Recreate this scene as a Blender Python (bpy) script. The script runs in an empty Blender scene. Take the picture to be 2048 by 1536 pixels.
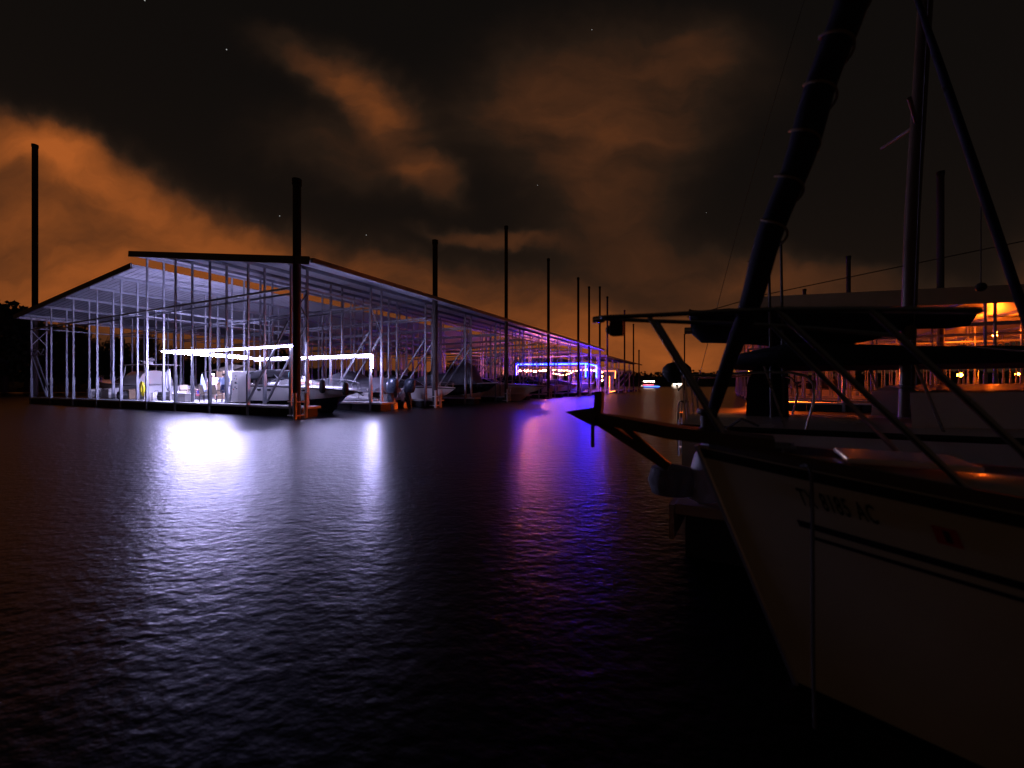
import bpy, bmesh, math, random
from mathutils import Vector, Matrix, noise as mnoise
random.seed(7)
C = bpy.context.scene.collection
sc = bpy.context.scene
R = math.radians
CAM_H = 1.5
F = 829.0            # focal length in pixels of the 2048 px wide frame
ANG = R(-26.65)      # the marina's docks all run this way
CX, CY = -9.37, 18.85
CA, SA = math.cos(ANG), math.sin(ANG)

def P(s, t, z=0.0):
    """point of the left shelter: s metres in from its right edge, t metres along it"""
    x, y = -s, t
    return Vector((CX + x * CA - y * SA, CY + x * SA + y * CA, z))

def pt(px, py, d):
    """point seen in direction (px, py), d metres out from the quay"""
    return Vector(((px - 1024) / F * d, d, CAM_H + (770 - py) / F * d))

# ------------------------------------------------------------------ materials
def nodes(m):
    m.use_nodes = True
    nt = m.node_tree
    return nt, nt.nodes, nt.links

def pm(name, col, rough=0.5, metal=0.0, var=0.2, scale=4.0, bump=0.0, bscale=30.0, coat=0.0):
    m = bpy.data.materials.new(name)
    nt, N, L = nodes(m)
    b = N['Principled BSDF']
    b.inputs['Roughness'].default_value = rough
    b.inputs['Metallic'].default_value = metal
    if coat:
        b.inputs['Coat Weight'].default_value = coat
        b.inputs['Coat Roughness'].default_value = 0.08
    tc = N.new('ShaderNodeTexCoord')
    nz = N.new('ShaderNodeTexNoise'); nz.inputs['Scale'].default_value = scale; nz.inputs['Detail'].default_value = 6
    L.new(tc.outputs['Object'], nz.inputs['Vector'])
    mx = N.new('ShaderNodeMix'); mx.data_type = 'RGBA'
    mx.inputs[6].default_value = (col[0] * (1 - var), col[1] * (1 - var), col[2] * (1 - var), 1)
    mx.inputs[7].default_value = (min(1, col[0] * (1 + var)), min(1, col[1] * (1 + var)), min(1, col[2] * (1 + var)), 1)
    L.new(nz.outputs['Fac'], mx.inputs[0]); L.new(mx.outputs[2], b.inputs['Base Color'])
    mr = N.new('ShaderNodeMapRange'); mr.inputs[3].default_value = max(0.02, rough - 0.12); mr.inputs[4].default_value = min(1, rough + 0.12)
    L.new(nz.outputs['Fac'], mr.inputs[0]); L.new(mr.outputs[0], b.inputs['Roughness'])
    if bump:
        n2 = N.new('ShaderNodeTexNoise'); n2.inputs['Scale'].default_value = bscale; n2.inputs['Detail'].default_value = 5
        L.new(tc.outputs['Object'], n2.inputs['Vector'])
        bp = N.new('ShaderNodeBump'); bp.inputs['Strength'].default_value = bump; bp.inputs['Distance'].default_value = 0.02
        L.new(n2.outputs['Fac'], bp.inputs['Height']); L.new(bp.outputs['Normal'], b.inputs['Normal'])
    return m

def em(name, col, strength):
    m = bpy.data.materials.new(name)
    nt, N, L = nodes(m)
    b = N['Principled BSDF']
    b.inputs['Base Color'].default_value = (0.6, 0.6, 0.6, 1)
    b.inputs['Emission Color'].default_value = (*col, 1)
    b.inputs['Emission Strength'].default_value = strength
    return m

M = dict(
    steel=pm('galvanised_steel', (0.27, 0.28, 0.31), 0.5, 0.4, 0.3, 3),
    steel_dark=pm('weathered_steel', (0.10, 0.09, 0.09), 0.6, 0.3, 0.3, 2),
    rust=pm('rusty_pile_steel', (0.055, 0.04, 0.035), 0.75, 0.1, 0.4, 3, 0.3, 20),
    guide=pm('painted_guide_pipe', (0.55, 0.5, 0.45), 0.5, 0.0, 0.2, 6),
    roof=pm('roof_sheet', (0.50, 0.50, 0.55), 0.42, 0.3, 0.15, 0.7),
    fascia=pm('roof_fascia', (0.11, 0.09, 0.08), 0.55, 0.0, 0.2, 2),
    gutter=pm('gutter_metal', (0.45, 0.44, 0.47), 0.4, 0.3, 0.15, 2),
    tan=pm('tan_fascia', (0.36, 0.25, 0.12), 0.55, 0.0, 0.15, 2),
    oldhull=pm('weathered_gelcoat', (0.56, 0.57, 0.47), 0.34, 0.0, 0.22, 2.5, coat=0.2),
    sodium_assumed_near=em('sodium_lamp_assumed_near', (1.0, 0.13, 0.006), 1600),
    mastm=pm('bronze_spar', (0.10, 0.075, 0.055), 0.4, 0.3, 0.2, 3),
    concrete=pm('deck_concrete', (0.5, 0.49, 0.47), 0.8, 0.0, 0.2, 3, 0.3, 25),
    floatm=pm('black_float', (0.015, 0.015, 0.016), 0.7, 0.0, 0.3, 3),
    white=pm('white_gelcoat', (0.80, 0.79, 0.77), 0.22, 0.0, 0.05, 2, coat=0.5),
    cream=pm('cream_gelcoat', (0.70, 0.64, 0.54), 0.25, 0.0, 0.06, 2, coat=0.5),
    black=pm('black_gelcoat', (0.012, 0.012, 0.014), 0.25, 0.0, 0.2, 2, coat=0.5),
    navy=pm('navy_gelcoat', (0.01, 0.014, 0.05), 0.25, 0.0, 0.2, 2, coat=0.5),
    glass=pm('tinted_glass', (0.02, 0.02, 0.025), 0.06, 0.0, 0.1, 2),
    canvas=pm('black_canvas', (0.018, 0.018, 0.024), 0.85, 0.0, 0.3, 4, 0.4, 14),
    canvas_grey=pm('grey_canvas', (0.12, 0.12, 0.14), 0.85, 0.0, 0.25, 3, 0.4, 10),
    canvas_navy=pm('navy_canvas', (0.008, 0.010, 0.03), 0.85, 0.0, 0.3, 4, 0.4, 14),
    canvas_tan=pm('tan_canvas', (0.5, 0.43, 0.33), 0.85, 0.0, 0.2, 3, 0.3, 14),
    chrome=pm('stainless_tube', (0.6, 0.6, 0.62), 0.16, 1.0, 0.05, 5),
    chrome_dull=pm('dull_stainless_tube', (0.35, 0.35, 0.37), 0.3, 1.0, 0.1, 5),
    alu=pm('aluminium', (0.6, 0.6, 0.62), 0.3, 0.8, 0.1, 3),
    motor=pm('outboard_paint', (0.03, 0.04, 0.06), 0.3, 0.2, 0.2, 3, coat=0.4),
    rubber=pm('black_rubber', (0.012, 0.012, 0.012), 0.7, 0.0, 0.3, 4),
    plastic=pm('white_plastic', (0.75, 0.73, 0.70), 0.45, 0.0, 0.06, 3),
    wood=pm('weathered_wood', (0.28, 0.19, 0.11), 0.75, 0.0, 0.3, 4, 0.3, 18),
    sling=pm('tan_sling', (0.42, 0.35, 0.25), 0.8, 0.0, 0.15, 10),
    yellow=pm('yellow_hose_skin', (0.75, 0.62, 0.02), 0.45, 0.0, 0.08, 8),
    hose=pm('grey_hose_skin', (0.35, 0.36, 0.42), 0.5, 0.0, 0.1, 8),
    skin=pm('skin_tone', (0.55, 0.33, 0.24), 0.55, 0.0, 0.08, 10),
    hair=pm('brown_hair', (0.05, 0.03, 0.02), 0.7, 0.0, 0.3, 20),
    blueshirt=pm('pale_blue_cloth', (0.38, 0.48, 0.72), 0.85, 0.0, 0.08, 8),
    pinkshirt=pm('pale_pink_cloth', (0.72, 0.58, 0.62), 0.85, 0.0, 0.08, 8),
    shorts=pm('navy_cloth', (0.03, 0.04, 0.11), 0.85, 0.0, 0.15, 8),
    capm=pm('white_cloth', (0.78, 0.77, 0.78), 0.85, 0.0, 0.05, 8),
    red=pm('red_cloth', (0.55, 0.03, 0.05), 0.8, 0.0, 0.1, 6),
    flagblue=pm('blue_cloth', (0.03, 0.07, 0.4), 0.8, 0.0, 0.1, 6),
    teal=pm('teal_plastic', (0.10, 0.42, 0.42), 0.5, 0.0, 0.1, 6),
    leaf=pm('tree_leaves', (0.045, 0.055, 0.03), 0.8, 0.0, 0.4, 0.4),
    bark=pm('tree_bark', (0.06, 0.045, 0.035), 0.9, 0.0, 0.3, 4),
    earth=pm('shore_earth', (0.05, 0.045, 0.03), 0.95, 0.0, 0.3, 0.2),
    rope=pm('dock_rope', (0.09, 0.085, 0.085), 0.85, 0.0, 0.15, 30),
    decal=pm('black_vinyl', (0.01, 0.01, 0.012), 0.4, 0.0, 0.1, 10),
    reddecal=pm('red_vinyl', (0.45, 0.02, 0.02), 0.4, 0.0, 0.1, 10),
    stripe=pm('navy_stripe', (0.012, 0.012, 0.04), 0.35, 0.0, 0.1, 10),
    led=em('white_led', (0.56, 0.53, 1.0), 100),
    led_dim=em('white_led_dim', (0.56, 0.53, 1.0), 190),
    led_hot=em('white_led_hot', (0.54, 0.51, 1.0), 500),
    blueled=em('blue_led', (0.0016, 0.007, 1.0), 150),
    blueled_dim=em('blue_led_dim', (0.002, 0.02, 1.0), 28),
    bulb_soft=em('warm_bulb_soft', (1.0, 0.24, 0.08), 160),
    bulb=em('warm_bulb', (1.0, 0.21, 0.065), 1500),
    rope_light=em('orange_rope_light', (1.0, 0.23, 0.025), 9),
    sodium=em('sodium_lamp', (1.0, 0.13, 0.006), 420),
    sodium_assumed_big=em('sodium_lamp_assumed_big', (1.0, 0.115, 0.008), 34000),
    sodium_far=em('sodium_lamp_far', (1.0, 0.13, 0.006), 700),
    cabinlight=em('cabin_light', (1.0, 0.78, 0.62), 30),
    redlight=em('red_strip', (1.0, 0.03, 0.05), 3.5),
    bluelight=em('blue_strip', (0.06, 0.2, 1.0), 5),
    whitepoint=em('white_dock_lamp', (0.9, 0.8, 1.0), 40),
)

# ------------------------------------------------------------------ mesh helpers
class MB:
    def __init__(self):
        self.v = []; self.f = []
    def add(self, vs, fs):
        o = len(self.v)
        self.v += [tuple(v) for v in vs]
        self.f += [tuple(i + o for i in f) for f in fs]
        return self
    def box(self, x0, x1, y0, y1, z0, z1):
        return self.add([(x0, y0, z0), (x1, y0, z0), (x1, y1, z0), (x0, y1, z0), (x0, y0, z1), (x1, y0, z1), (x1, y1, z1), (x0, y1, z1)],
                        [(0, 3, 2, 1), (4, 5, 6, 7), (0, 1, 5, 4), (1, 2, 6, 5), (2, 3, 7, 6), (3, 0, 4, 7)])
    def bar(self, p, q, w, h=None):
        p, q = Vector(p), Vector(q); h = h or w
        d = (q - p).normalized()
        up = Vector((0, 0, 1)) if abs(d.z) < 0.95 else Vector((1, 0, 0))
        a = d.cross(up).normalized() * (w / 2); b = a.cross(d).normalized() * (h / 2)
        vs = [p - a - b, p + a - b, p + a + b, p - a + b, q - a - b, q + a - b, q + a + b, q - a + b]
        return self.add(vs, [(0, 3, 2, 1), (4, 5, 6, 7), (0, 1, 5, 4), (1, 2, 6, 5), (2, 3, 7, 6), (3, 0, 4, 7)])
    def tube(self, pts, r, n=8):
        pts = [Vector(p) for p in pts]
        k = len(pts)
        rs = r if isinstance(r, (list, tuple)) else [r] * k
        rings = []
        ref = None
        for i, p in enumerate(pts):
            d = (pts[min(i + 1, k - 1)] - pts[max(i - 1, 0)]).normalized()
            if ref is None:
                ref = Vector((0, 0, 1)) if abs(d.z) < 0.9 else Vector((1, 0, 0))
            a = d.cross(ref)
            if a.length < 1e-4:
                a = d.orthogonal()
            a.normalize(); b = a.cross(d).normalized()
            ref = b
            rings.append([p + (a * math.cos(2 * math.pi * j / n) + b * math.sin(2 * math.pi * j / n)) * rs[i] for j in range(n)])
        return self.loft(rings, True, True)
    def loft(self, rings, closed=False, cap=False):
        n = len(rings[0]); k = len(rings)
        vs = [v for r in rings for v in r]; fs = []
        for i in range(k - 1):
            for j in range(n if closed else n - 1):
                a = i * n + j; b = i * n + (j + 1) % n
                fs.append((a, b, b + n, a + n))
        if cap:
            fs.append(tuple(range(n - 1, -1, -1))); fs.append(tuple(range((k - 1) * n, k * n)))
        return self.add(vs, fs)
    def lathe(self, prof, n=12, c=(0, 0, 0), axis='z'):
        rings = []
        for r, z in prof:
            ring = []
            for j in range(n):
                x, y = r * math.cos(2 * math.pi * j / n), r * math.sin(2 * math.pi * j / n)
                p = (x, y, z) if axis == 'z' else ((z, x, y) if axis == 'x' else (y, z, x))
                ring.append(Vector(p) + Vector(c))
            rings.append(ring)
        return self.loft(rings, True, True)
    def ball(self, c, r, n=10, sq=(1, 1, 1)):
        k = max(5, n // 2 + 1)
        rings = []
        for i in range(k):
            a = math.pi * (0.02 + 0.96 * i / (k - 1)) - math.pi / 2
            rings.append([Vector((c[0] + r * sq[0] * math.cos(a) * math.cos(2 * math.pi * j / n), c[1] + r * sq[1] * math.cos(a) * math.sin(2 * math.pi * j / n), c[2] + r * sq[2] * math.sin(a))) for j in range(n)])
        return self.loft(rings, True, True)
    def build(self, name, mat, parent=None, smooth=False, bevel=0.0, sub=0):
        me = bpy.data.meshes.new(name)
        me.from_pydata(self.v, [], self.f)
        bm = bmesh.new(); bm.from_mesh(me)
        bmesh.ops.recalc_face_normals(bm, faces=bm.faces)
        bm.to_mesh(me); bm.free()
        if smooth:
            for p in me.polygons: p.use_smooth = True
            try:
                me.set_sharp_from_angle(angle=R(40))
            except Exception:
                pass
        me.materials.append(mat if not isinstance(mat, str) else M[mat])
        o = bpy.data.objects.new(name, me); C.objects.link(o)
        if parent is not None: o.parent = parent
        if bevel:
            b = o.modifiers.new('bevel', 'BEVEL'); b.width = bevel; b.segments = 2; b.limit_method = 'ANGLE'
        if sub:
            b = o.modifiers.new('sub', 'SUBSURF'); b.levels = sub; b.render_levels = sub
        return o

def tag(o, label=None, cat=None, group=None, kind=None):
    if label: o['label'] = label
    if cat: o['category'] = cat
    if group: o['group'] = group
    if kind: o['kind'] = kind
    return o

def thing(name, label, cat, loc=(0, 0, 0), rz=0.0, group=None):
    o = bpy.data.objects.new(name, None); C.objects.link(o)
    o.location = loc; o.rotation_euler = (0, 0, rz); o.empty_display_size = 0.2
    return tag(o, label, cat, group)

def copy_tree(o, parent=None):
    c = o.copy(); C.objects.link(c)
    if parent is not None: c.parent = parent
    for ch in list(o.children): copy_tree(ch, c)
    return c

def smooth_path(pts, n=6):
    """Catmull-Rom through pts"""
    pts = [Vector(p) for p in pts]; out = []
    for i in range(len(pts) - 1):
        p0, p1, p2, p3 = pts[max(i - 1, 0)], pts[i], pts[i + 1], pts[min(i + 2, len(pts) - 1)]
        for k in range(n):
            t = k / n
            out.append(0.5 * ((2 * p1) + (p2 - p0) * t + (2 * p0 - 5 * p1 + 4 * p2 - p3) * t * t + (3 * p1 - p0 - 3 * p2 + p3) * t ** 3))
    out.append(pts[-1])
    return out

def lerp(tab, x):
    if x <= tab[0][0]: return tab[0][1]
    for (a, u), (b, v) in zip(tab, tab[1:]):
        if x <= b: return u + (v - u) * (x - a) / (b - a)
    return tab[-1][1]

# ------------------------------------------------------------------ camera
cam = bpy.data.cameras.new('camera'); co = bpy.data.objects.new('camera', cam); C.objects.link(co)
co.location = (0, 0, CAM_H); co.rotation_euler = (R(90), 0, 0)
cam.sensor_width = 36; cam.lens = F / 2048 * 36; cam.shift_y = 2 / 2048
cam.clip_start = 0.05; cam.clip_end = 5000
cam.dof.use_dof = True; cam.dof.focus_distance = 25; cam.dof.aperture_fstop = 1.3
sc.camera = co
sc.view_settings.view_transform = 'Standard'; sc.view_settings.look = 'None'
sc.view_settings.exposure = 0; sc.view_settings.gamma = 1; sc.view_settings.use_curve_mapping = False
sc.render.engine = 'CYCLES'
sc.cycles.use_denoising = True
sc.cycles.max_bounces = 6; sc.cycles.diffuse_bounces = 3; sc.cycles.glossy_bounces = 4
sc.cycles.sample_clamp_indirect = 6
sc.cycles.caustics_reflective = True
sc.cycles.blur_glossy = 0.0

# ------------------------------------------------------------------ night sky with clouds lit by the town
def make_sky():
    w = bpy.data.worlds.new('World'); sc.world = w; w.use_nodes = True
    nt = w.node_tree; N = nt.nodes; L = nt.links
    bg = N['Background']
    tc = N.new('ShaderNodeTexCoord')
    def math_(op, a, b=None, c=None, clamp=False):
        n = N.new('ShaderNodeMath'); n.operation = op; n.use_clamp = clamp
        for i, x in enumerate((a, b, c)):
            if x is None: continue
            if isinstance(x, (int, float)): n.inputs[i].default_value = x
            else: L.new(x, n.inputs[i])
        return n.outputs[0]
    def vec(op, a, b):
        n = N.new('ShaderNodeVectorMath'); n.operation = op
        for i, x in enumerate((a, b)):
            if isinstance(x, (tuple, list, Vector)): n.inputs[i].default_value = x
            else: L.new(x, n.inputs[i])
        return n.outputs['Value'] if op in ('DOT_PRODUCT', 'LENGTH') else n.outputs['Vector']
    sep = N.new('ShaderNodeSeparateXYZ'); L.new(tc.outputs['Generated'], sep.inputs[0])
    dx, dy, dz = sep.outputs
    yy = math_('MAXIMUM', dy, 0.08)
    qx = math_('DIVIDE', dx, yy); qy = math_('DIVIDE', math_('ABSOLUTE', dz), yy)
    comb = N.new('ShaderNodeCombineXYZ'); L.new(qx, comb.inputs[0]); L.new(qy, comb.inputs[1])
    q0 = comb.outputs[0]
    # break the cloud edges up
    def warp(scale, amt, detail, vin):
        n = N.new('ShaderNodeTexNoise'); n.inputs['Scale'].default_value = scale; n.inputs['Detail'].default_value = detail; n.inputs['Roughness'].default_value = 0.6
        L.new(vin, n.inputs['Vector'])
        v = vec('SUBTRACT', n.outputs['Color'], (0.5, 0.5, 0.5))
        s = N.new('ShaderNodeVectorMath'); s.operation = 'SCALE'; L.new(v, s.inputs[0]); s.inputs['Scale'].default_value = amt
        return vec('ADD', vin, s.outputs[0])
    q = warp(2.1, 0.26, 4, q0)
    q = warp(6.0, 0.08, 6, q)
    blobs = [  # direction, size, tilt, strength
        (10, 300, 200, 50, 12, 0.46), (170, 350, 210, 46, 22, 0.36), (60, 450, 270, 90, 12, 0.42), (340, 440, 220, 60, 22, 0.34),
        (560, 500, 180, 42, 10, 0.30), (160, 580, 340, 80, 0, 0.46), (615, 140, 110, 42, 25, 0.13), (700, 185, 120, 55, 30, 0.22), (765, 235, 90, 50, 30, 0.24),
        (680, 320, 150, 60, 15, 0.12), (850, 360, 62, 36, 35, 0.22), (985, 478, 120, 17, 2, 0.22), (1190, 190, 240, 120, -10, 0.23),
        (1380, 120, 85, 60, -30, 0.07), (1010, 240, 110, 55, 0, 0.07), (1225, 350, 140, 100, -15, 0.17), (1245, 470, 120, 70, 0, 0.09), (1420, 545, 220, 45, 6, 0.14), (900, 580, 330, 50, 2, 0.16),
        (1300, 700, 400, 75, 0, 0.62), (1680, 580, 230, 40, 0, 0.14), (620, 620, 420, 70, 0, 0.28), (2150, 560, 150, 90, 0, 0.2),
    ]
    tot = None
    for px, py, rx, ry, rot, st in blobs:
        c = ((px - 1024) / F, (770 - py) / F, 0)
        a = R(-rot)
        e1 = (math.cos(a) * F / rx, math.sin(a) * F / rx, 0); e2 = (-math.sin(a) * F / ry, math.cos(a) * F / ry, 0)
        d = vec('SUBTRACT', q, c)
        u = vec('DOT_PRODUCT', d, e1); v = vec('DOT_PRODUCT', d, e2)
        r2 = math_('ADD', math_('MULTIPLY', u, u), math_('MULTIPLY', v, v))
        g = math_('MULTIPLY', math_('EXPONENT', math_('MULTIPLY', math_('POWER', r2, 1.4), -0.78)), st)
        tot = g if tot is None else math_('ADD', tot, g)
    # streaks inside the clouds
    mp = N.new('ShaderNodeMapping'); mp.inputs['Scale'].default_value = (1.0, 2.6, 1); mp.inputs['Rotation'].default_value = (0, 0, R(14)); L.new(q, mp.inputs[0])
    sn = N.new('ShaderNodeTexNoise'); sn.inputs['Scale'].default_value = 3.0; sn.inputs['Detail'].default_value = 8; sn.inputs['Roughness'].default_value = 0.55; L.new(mp.outputs[0], sn.inputs[0])
    mr = N.new('ShaderNodeMapRange'); mr.inputs[1].default_value = 0.3; mr.inputs[2].default_value = 0.68; mr.inputs[3].default_value = 0.50; mr.inputs[4].default_value = 1.22; L.new(sn.outputs['Fac'], mr.inputs[0])
    tot = math_('MULTIPLY', tot, mr.outputs[0])
    # only ahead of the quay; elsewhere the plain dim sky
    fr = N.new('ShaderNodeMapRange'); fr.inputs[1].default_value = 0.1; fr.inputs[2].default_value = 0.35; L.new(dy, fr.inputs[0])
    tot = math_('MULTIPLY', tot, fr.outputs[0])
    # glow that gathers towards the horizon
    el = math_('ABSOLUTE', dz)
    gl = math_('MULTIPLY', math_('EXPONENT', math_('MULTIPLY', el, -7.0)), 0.29)
    sd = N.new('ShaderNodeMapRange'); sd.inputs[1].default_value = 0.15; sd.inputs[2].default_value = 0.8; sd.inputs[3].default_value = 1.0; sd.inputs[4].default_value = 0.35; L.new(dx, sd.inputs[0])
    gl = math_('MULTIPLY', gl, sd.outputs[0])
    tot = math_('ADD', tot, gl)
    tint = N.new('ShaderNodeValToRGB')
    el_ = tint.color_ramp.elements
    el_[0].position = 0.0; el_[0].color = (0.0042, 0.0034, 0.0030, 1)
    el_[1].position = 1.0; el_[1].color = (0.38, 0.094, 0.018, 1)
    for p, c in ((0.10, (0.018, 0.0098, 0.0060, 1)), (0.25, (0.060, 0.0215, 0.0088, 1)), (0.5, (0.172, 0.0475, 0.0118, 1))):
        e = el_.new(p); e.color = c
    L.new(tot, tint.inputs[0])
    # a few faint stars
    vo = N.new('ShaderNodeTexVoronoi'); vo.inputs['Scale'].default_value = 26; L.new(tc.outputs['Generated'], vo.inputs['Vector'])
    star = math_('MULTIPLY', math_('LESS_THAN', vo.outputs['Distance'], 0.022), 0.35)
    star = math_('MULTIPLY', star, math_('LESS_THAN', tot, 0.12))
    mx = N.new('ShaderNodeMix'); mx.data_type = 'RGBA'; mx.blend_type = 'ADD'; mx.inputs[0].default_value = 1
    L.new(tint.outputs[0], mx.inputs[6]); 
    sc3 = N.new('ShaderNodeCombineXYZ')
    for i in range(3): L.new(star, sc3.inputs[i])
    L.new(sc3.outputs[0], mx.inputs[7])
    L.new(mx.outputs[2], bg.inputs['Color']); bg.inputs['Strength'].default_value = 1.0
make_sky()

# ------------------------------------------------------------------ water
def make_water():
    m = bpy.data.materials.new('lake_water'); nt, N, L = nodes(m)
    b = N['Principled BSDF']
    b.inputs['Base Color'].default_value = (0.0015, 0.002, 0.0028, 1)
    b.inputs['Roughness'].default_value = 0.285; b.inputs['Specular Tint'].default_value = (0.15, 0.21, 0.44, 1); b.inputs['IOR'].default_value = 1.24
    tc = N.new('ShaderNodeTexCoord')
    h = None
    for sx, sy, rot, scale, det, amp in ((1.0, 0.55, 20, 0.7, 2, 0.009), (1.0, 0.6, -14, 5.4, 3, 0.012), (1.0, 0.7, 30, 14.0, 3, 0.0095)):
        mp = N.new('ShaderNodeMapping'); mp.inputs['Scale'].default_value = (sy, sx, 1); mp.inputs['Rotation'].default_value = (0, 0, R(rot))
        L.new(tc.outputs['Object'], mp.inputs[0])
        nz = N.new('ShaderNodeTexNoise'); nz.inputs['Scale'].default_value = scale; nz.inputs['Detail'].default_value = det; nz.inputs['Roughness'].default_value = 0.5
        L.new(mp.outputs[0], nz.inputs['Vector'])
        mu = N.new('ShaderNodeMath'); mu.operation = 'MULTIPLY'; mu.inputs[1].default_value = amp; L.new(nz.outputs['Fac'], mu.inputs[0])
        if h is None: h = mu.outputs[0]
        else:
            ad = N.new('ShaderNodeMath'); ad.operation = 'ADD'; L.new(h, ad.inputs[0]); L.new(mu.outputs[0], ad.inputs[1]); h = ad.outputs[0]
    bp = N.new('ShaderNodeBump'); bp.inputs['Strength'].default_value = 1.0; bp.inputs['Distance'].default_value = 1.0
    L.new(h, bp.inputs['Height']); L.new(bp.outputs['Normal'], b.inputs['Normal'])
    k = MB(); k.add([(-2500, -600, 0), (2500, -600, 0), (2500, 2500, 0), (-2500, 2500, 0)], [(0, 1, 2, 3)])
    tag(k.build('water', m), kind='structure')
    k = MB(); k.add([(-2500, -600, -4), (2500, -600, -4), (2500, 2500, -4), (-2500, 2500, -4)], [(0, 1, 2, 3)])
    tag(k.build('ground', 'earth'), kind='structure')
make_water()

# ------------------------------------------------------------------ shores, far hills, trees
def ridge(name, pts, depth, mat, kind, rough=1.0, steps=6):
    """a bank that climbs from the water along pts (x, y, height), `depth` metres back"""
    rows = []
    pts = smooth_path([(a, b, c) for a, b, c in pts], 8)
    for i, p in enumerate(pts):
        d = (pts[min(i + 1, len(pts) - 1)] - pts[max(i - 1, 0)]); d.z = 0; d.normalize()
        nrm = Vector((-d.y, d.x, 0))
        if nrm.dot(Vector((p.x, p.y, 0))) < 0: nrm = -nrm
        row = []
        for k in range(steps + 1):
            u = k / steps
            z = p.z * math.sin(min(1, u * 1.25) * math.pi / 2)
            q = Vector((p.x, p.y, 0)) + nrm * depth * u
            z += rough * p.z * 0.22 * mnoise.noise(Vector((q.x * 0.09, q.y * 0.09, 3.1))) * u
            row.append(Vector((q.x, q.y, z - 0.4 * (1 - u))))
        rows.append(row)
    k = MB(); k.loft(rows)
    return tag(k.build(name, mat, smooth=True), kind=kind)

ridge('hills', [(-560, 330, 16), (-300, 420, 15), (-100, 450, 14), (20, 440, 14), (100, 420, 13), (130, 420, 12.4), (165, 420, 11.5), (250, 420, 11), (420, 420, 13), (700, 380, 16)], 90, 'leaf', 'structure', 1.2)
ridge('shore', [(-190, 62, 2.2), (-130, 74, 2.4), (-90, 84, 2.2), (-50, 95, 2.0), (-15, 112, 1.6), (10, 140, 1.2), (25, 175, 1.0)], 40, 'earth', 'structure', 0.5)

def crown_mesh(seed, n=1500):
    rnd = random.Random(seed)
    clumps = []
    for k in range(16):
        a = rnd.uniform(0, 2 * math.pi); r = rnd.uniform(0.05, 0.40); z = rnd.uniform(0.30, 0.93)
        w = 0.30 * (1 - abs(z - 0.55)) + 0.05
        clumps.append((Vector((r * math.cos(a) * (1.25 - z), r * math.sin(a) * (1.25 - z), z)), w))
    clumps.append((Vector((0, 0, 0.9)), 0.13))
    k = MB()
    for i in range(n):
        c, w = rnd.choice(clumps)
        d = Vector((rnd.gauss(0, 1), rnd.gauss(0, 1), rnd.gauss(0, 0.8))).normalized() * w * (rnd.random() ** 0.4)
        p = c + d
        s = rnd.uniform(0.018, 0.042)
        a = Vector((rnd.gauss(0, 1), rnd.gauss(0, 1), rnd.gauss(0, 1))).normalized(); b = a.orthogonal().normalized()
        k.add([p - a * s, p + b * s * 0.6, p + a * s, p - b * s * 0.6], [(0, 1, 2, 3)])
    return k
def trunk_mesh(seed):
    rnd = random.Random(seed); k = MB()
    k.tube([(0, 0, -0.02), (0.01, 0, 0.2), (0.0, 0.01, 0.5), (0.01, 0, 0.85)], [0.035, 0.026, 0.018, 0.005], 7)
    for i in range(7):
        a = rnd.uniform(0, 6.28); z = rnd.uniform(0.22, 0.6); l = rnd.uniform(0.18, 0.34)
        k.tube([(0, 0, z), (l * 0.6 * math.cos(a), l * 0.6 * math.sin(a), z + l * 0.5), (l * math.cos(a), l * math.sin(a), z + l * 0.95)], [0.012, 0.008, 0.003], 5)
    return k
tree_protos = []
def tree(loc, h, wide, kind, label, rz):
    if len(tree_protos) <= kind:
        r = thing('shore_tree', label, 'tree', group='trees on the dark shore')
        trunk_mesh(kind).build('trunk', 'bark', r)
        crown_mesh(40 + kind, 2600).build('crown', 'leaf', r)
        tree_protos.append(r)
    else:
        r = copy_tree(tree_protos[kind]); r['label'] = label
    r.location = loc; r.rotation_euler = (0, 0, rz); r.scale = (h * wide, h * wide, h)
for i, (px, top, d, wide, lab) in enumerate([
        (8, 622, 80, 1.1, 'tall black tree at the left edge of the photo, half cut off by it'),
        (52, 644, 84, 0.8, 'black tree behind the left corner of the boat shelter'),
        (118, 654, 82, 0.6, 'round topped black tree seen between the shelter\'s leftmost posts'),
        (158, 660, 86, 0.6, 'black tree behind the dark cruiser, with the lower rounded crown'),
        (190, 684, 92, 0.6, 'lower black tree in the dip of the left tree line'),
        (232, 680, 90, 0.7, 'broad black tree behind the yellow hose'),
        (296, 672, 88, 0.6, 'black tree standing apart against the orange sky left of the white lights'),
        (345, 700, 98, 0.7, 'low black tree right behind the left end of the white lights'),
        (405, 705, 105, 1.0, 'low black tree hidden behind the tan pontoon canopy'),
        (560, 708, 112, 1.1, 'small distant tree showing under the roof behind the black topped cruiser'),
        (905, 728, 165, 1.2, 'distant dark tree between the boats, left of the slanted grey braces'),
        (960, 730, 172, 1.2, 'distant dark tree low over the white bow of the third slip')]):
    p = pt(px, 770, d); z = CAM_H + (770 - top) / F * d
    tree((p.x, p.y, 0.4), z - 0.2, wide, i % 3 if i > 2 else i, lab, i * 1.3)
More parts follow.
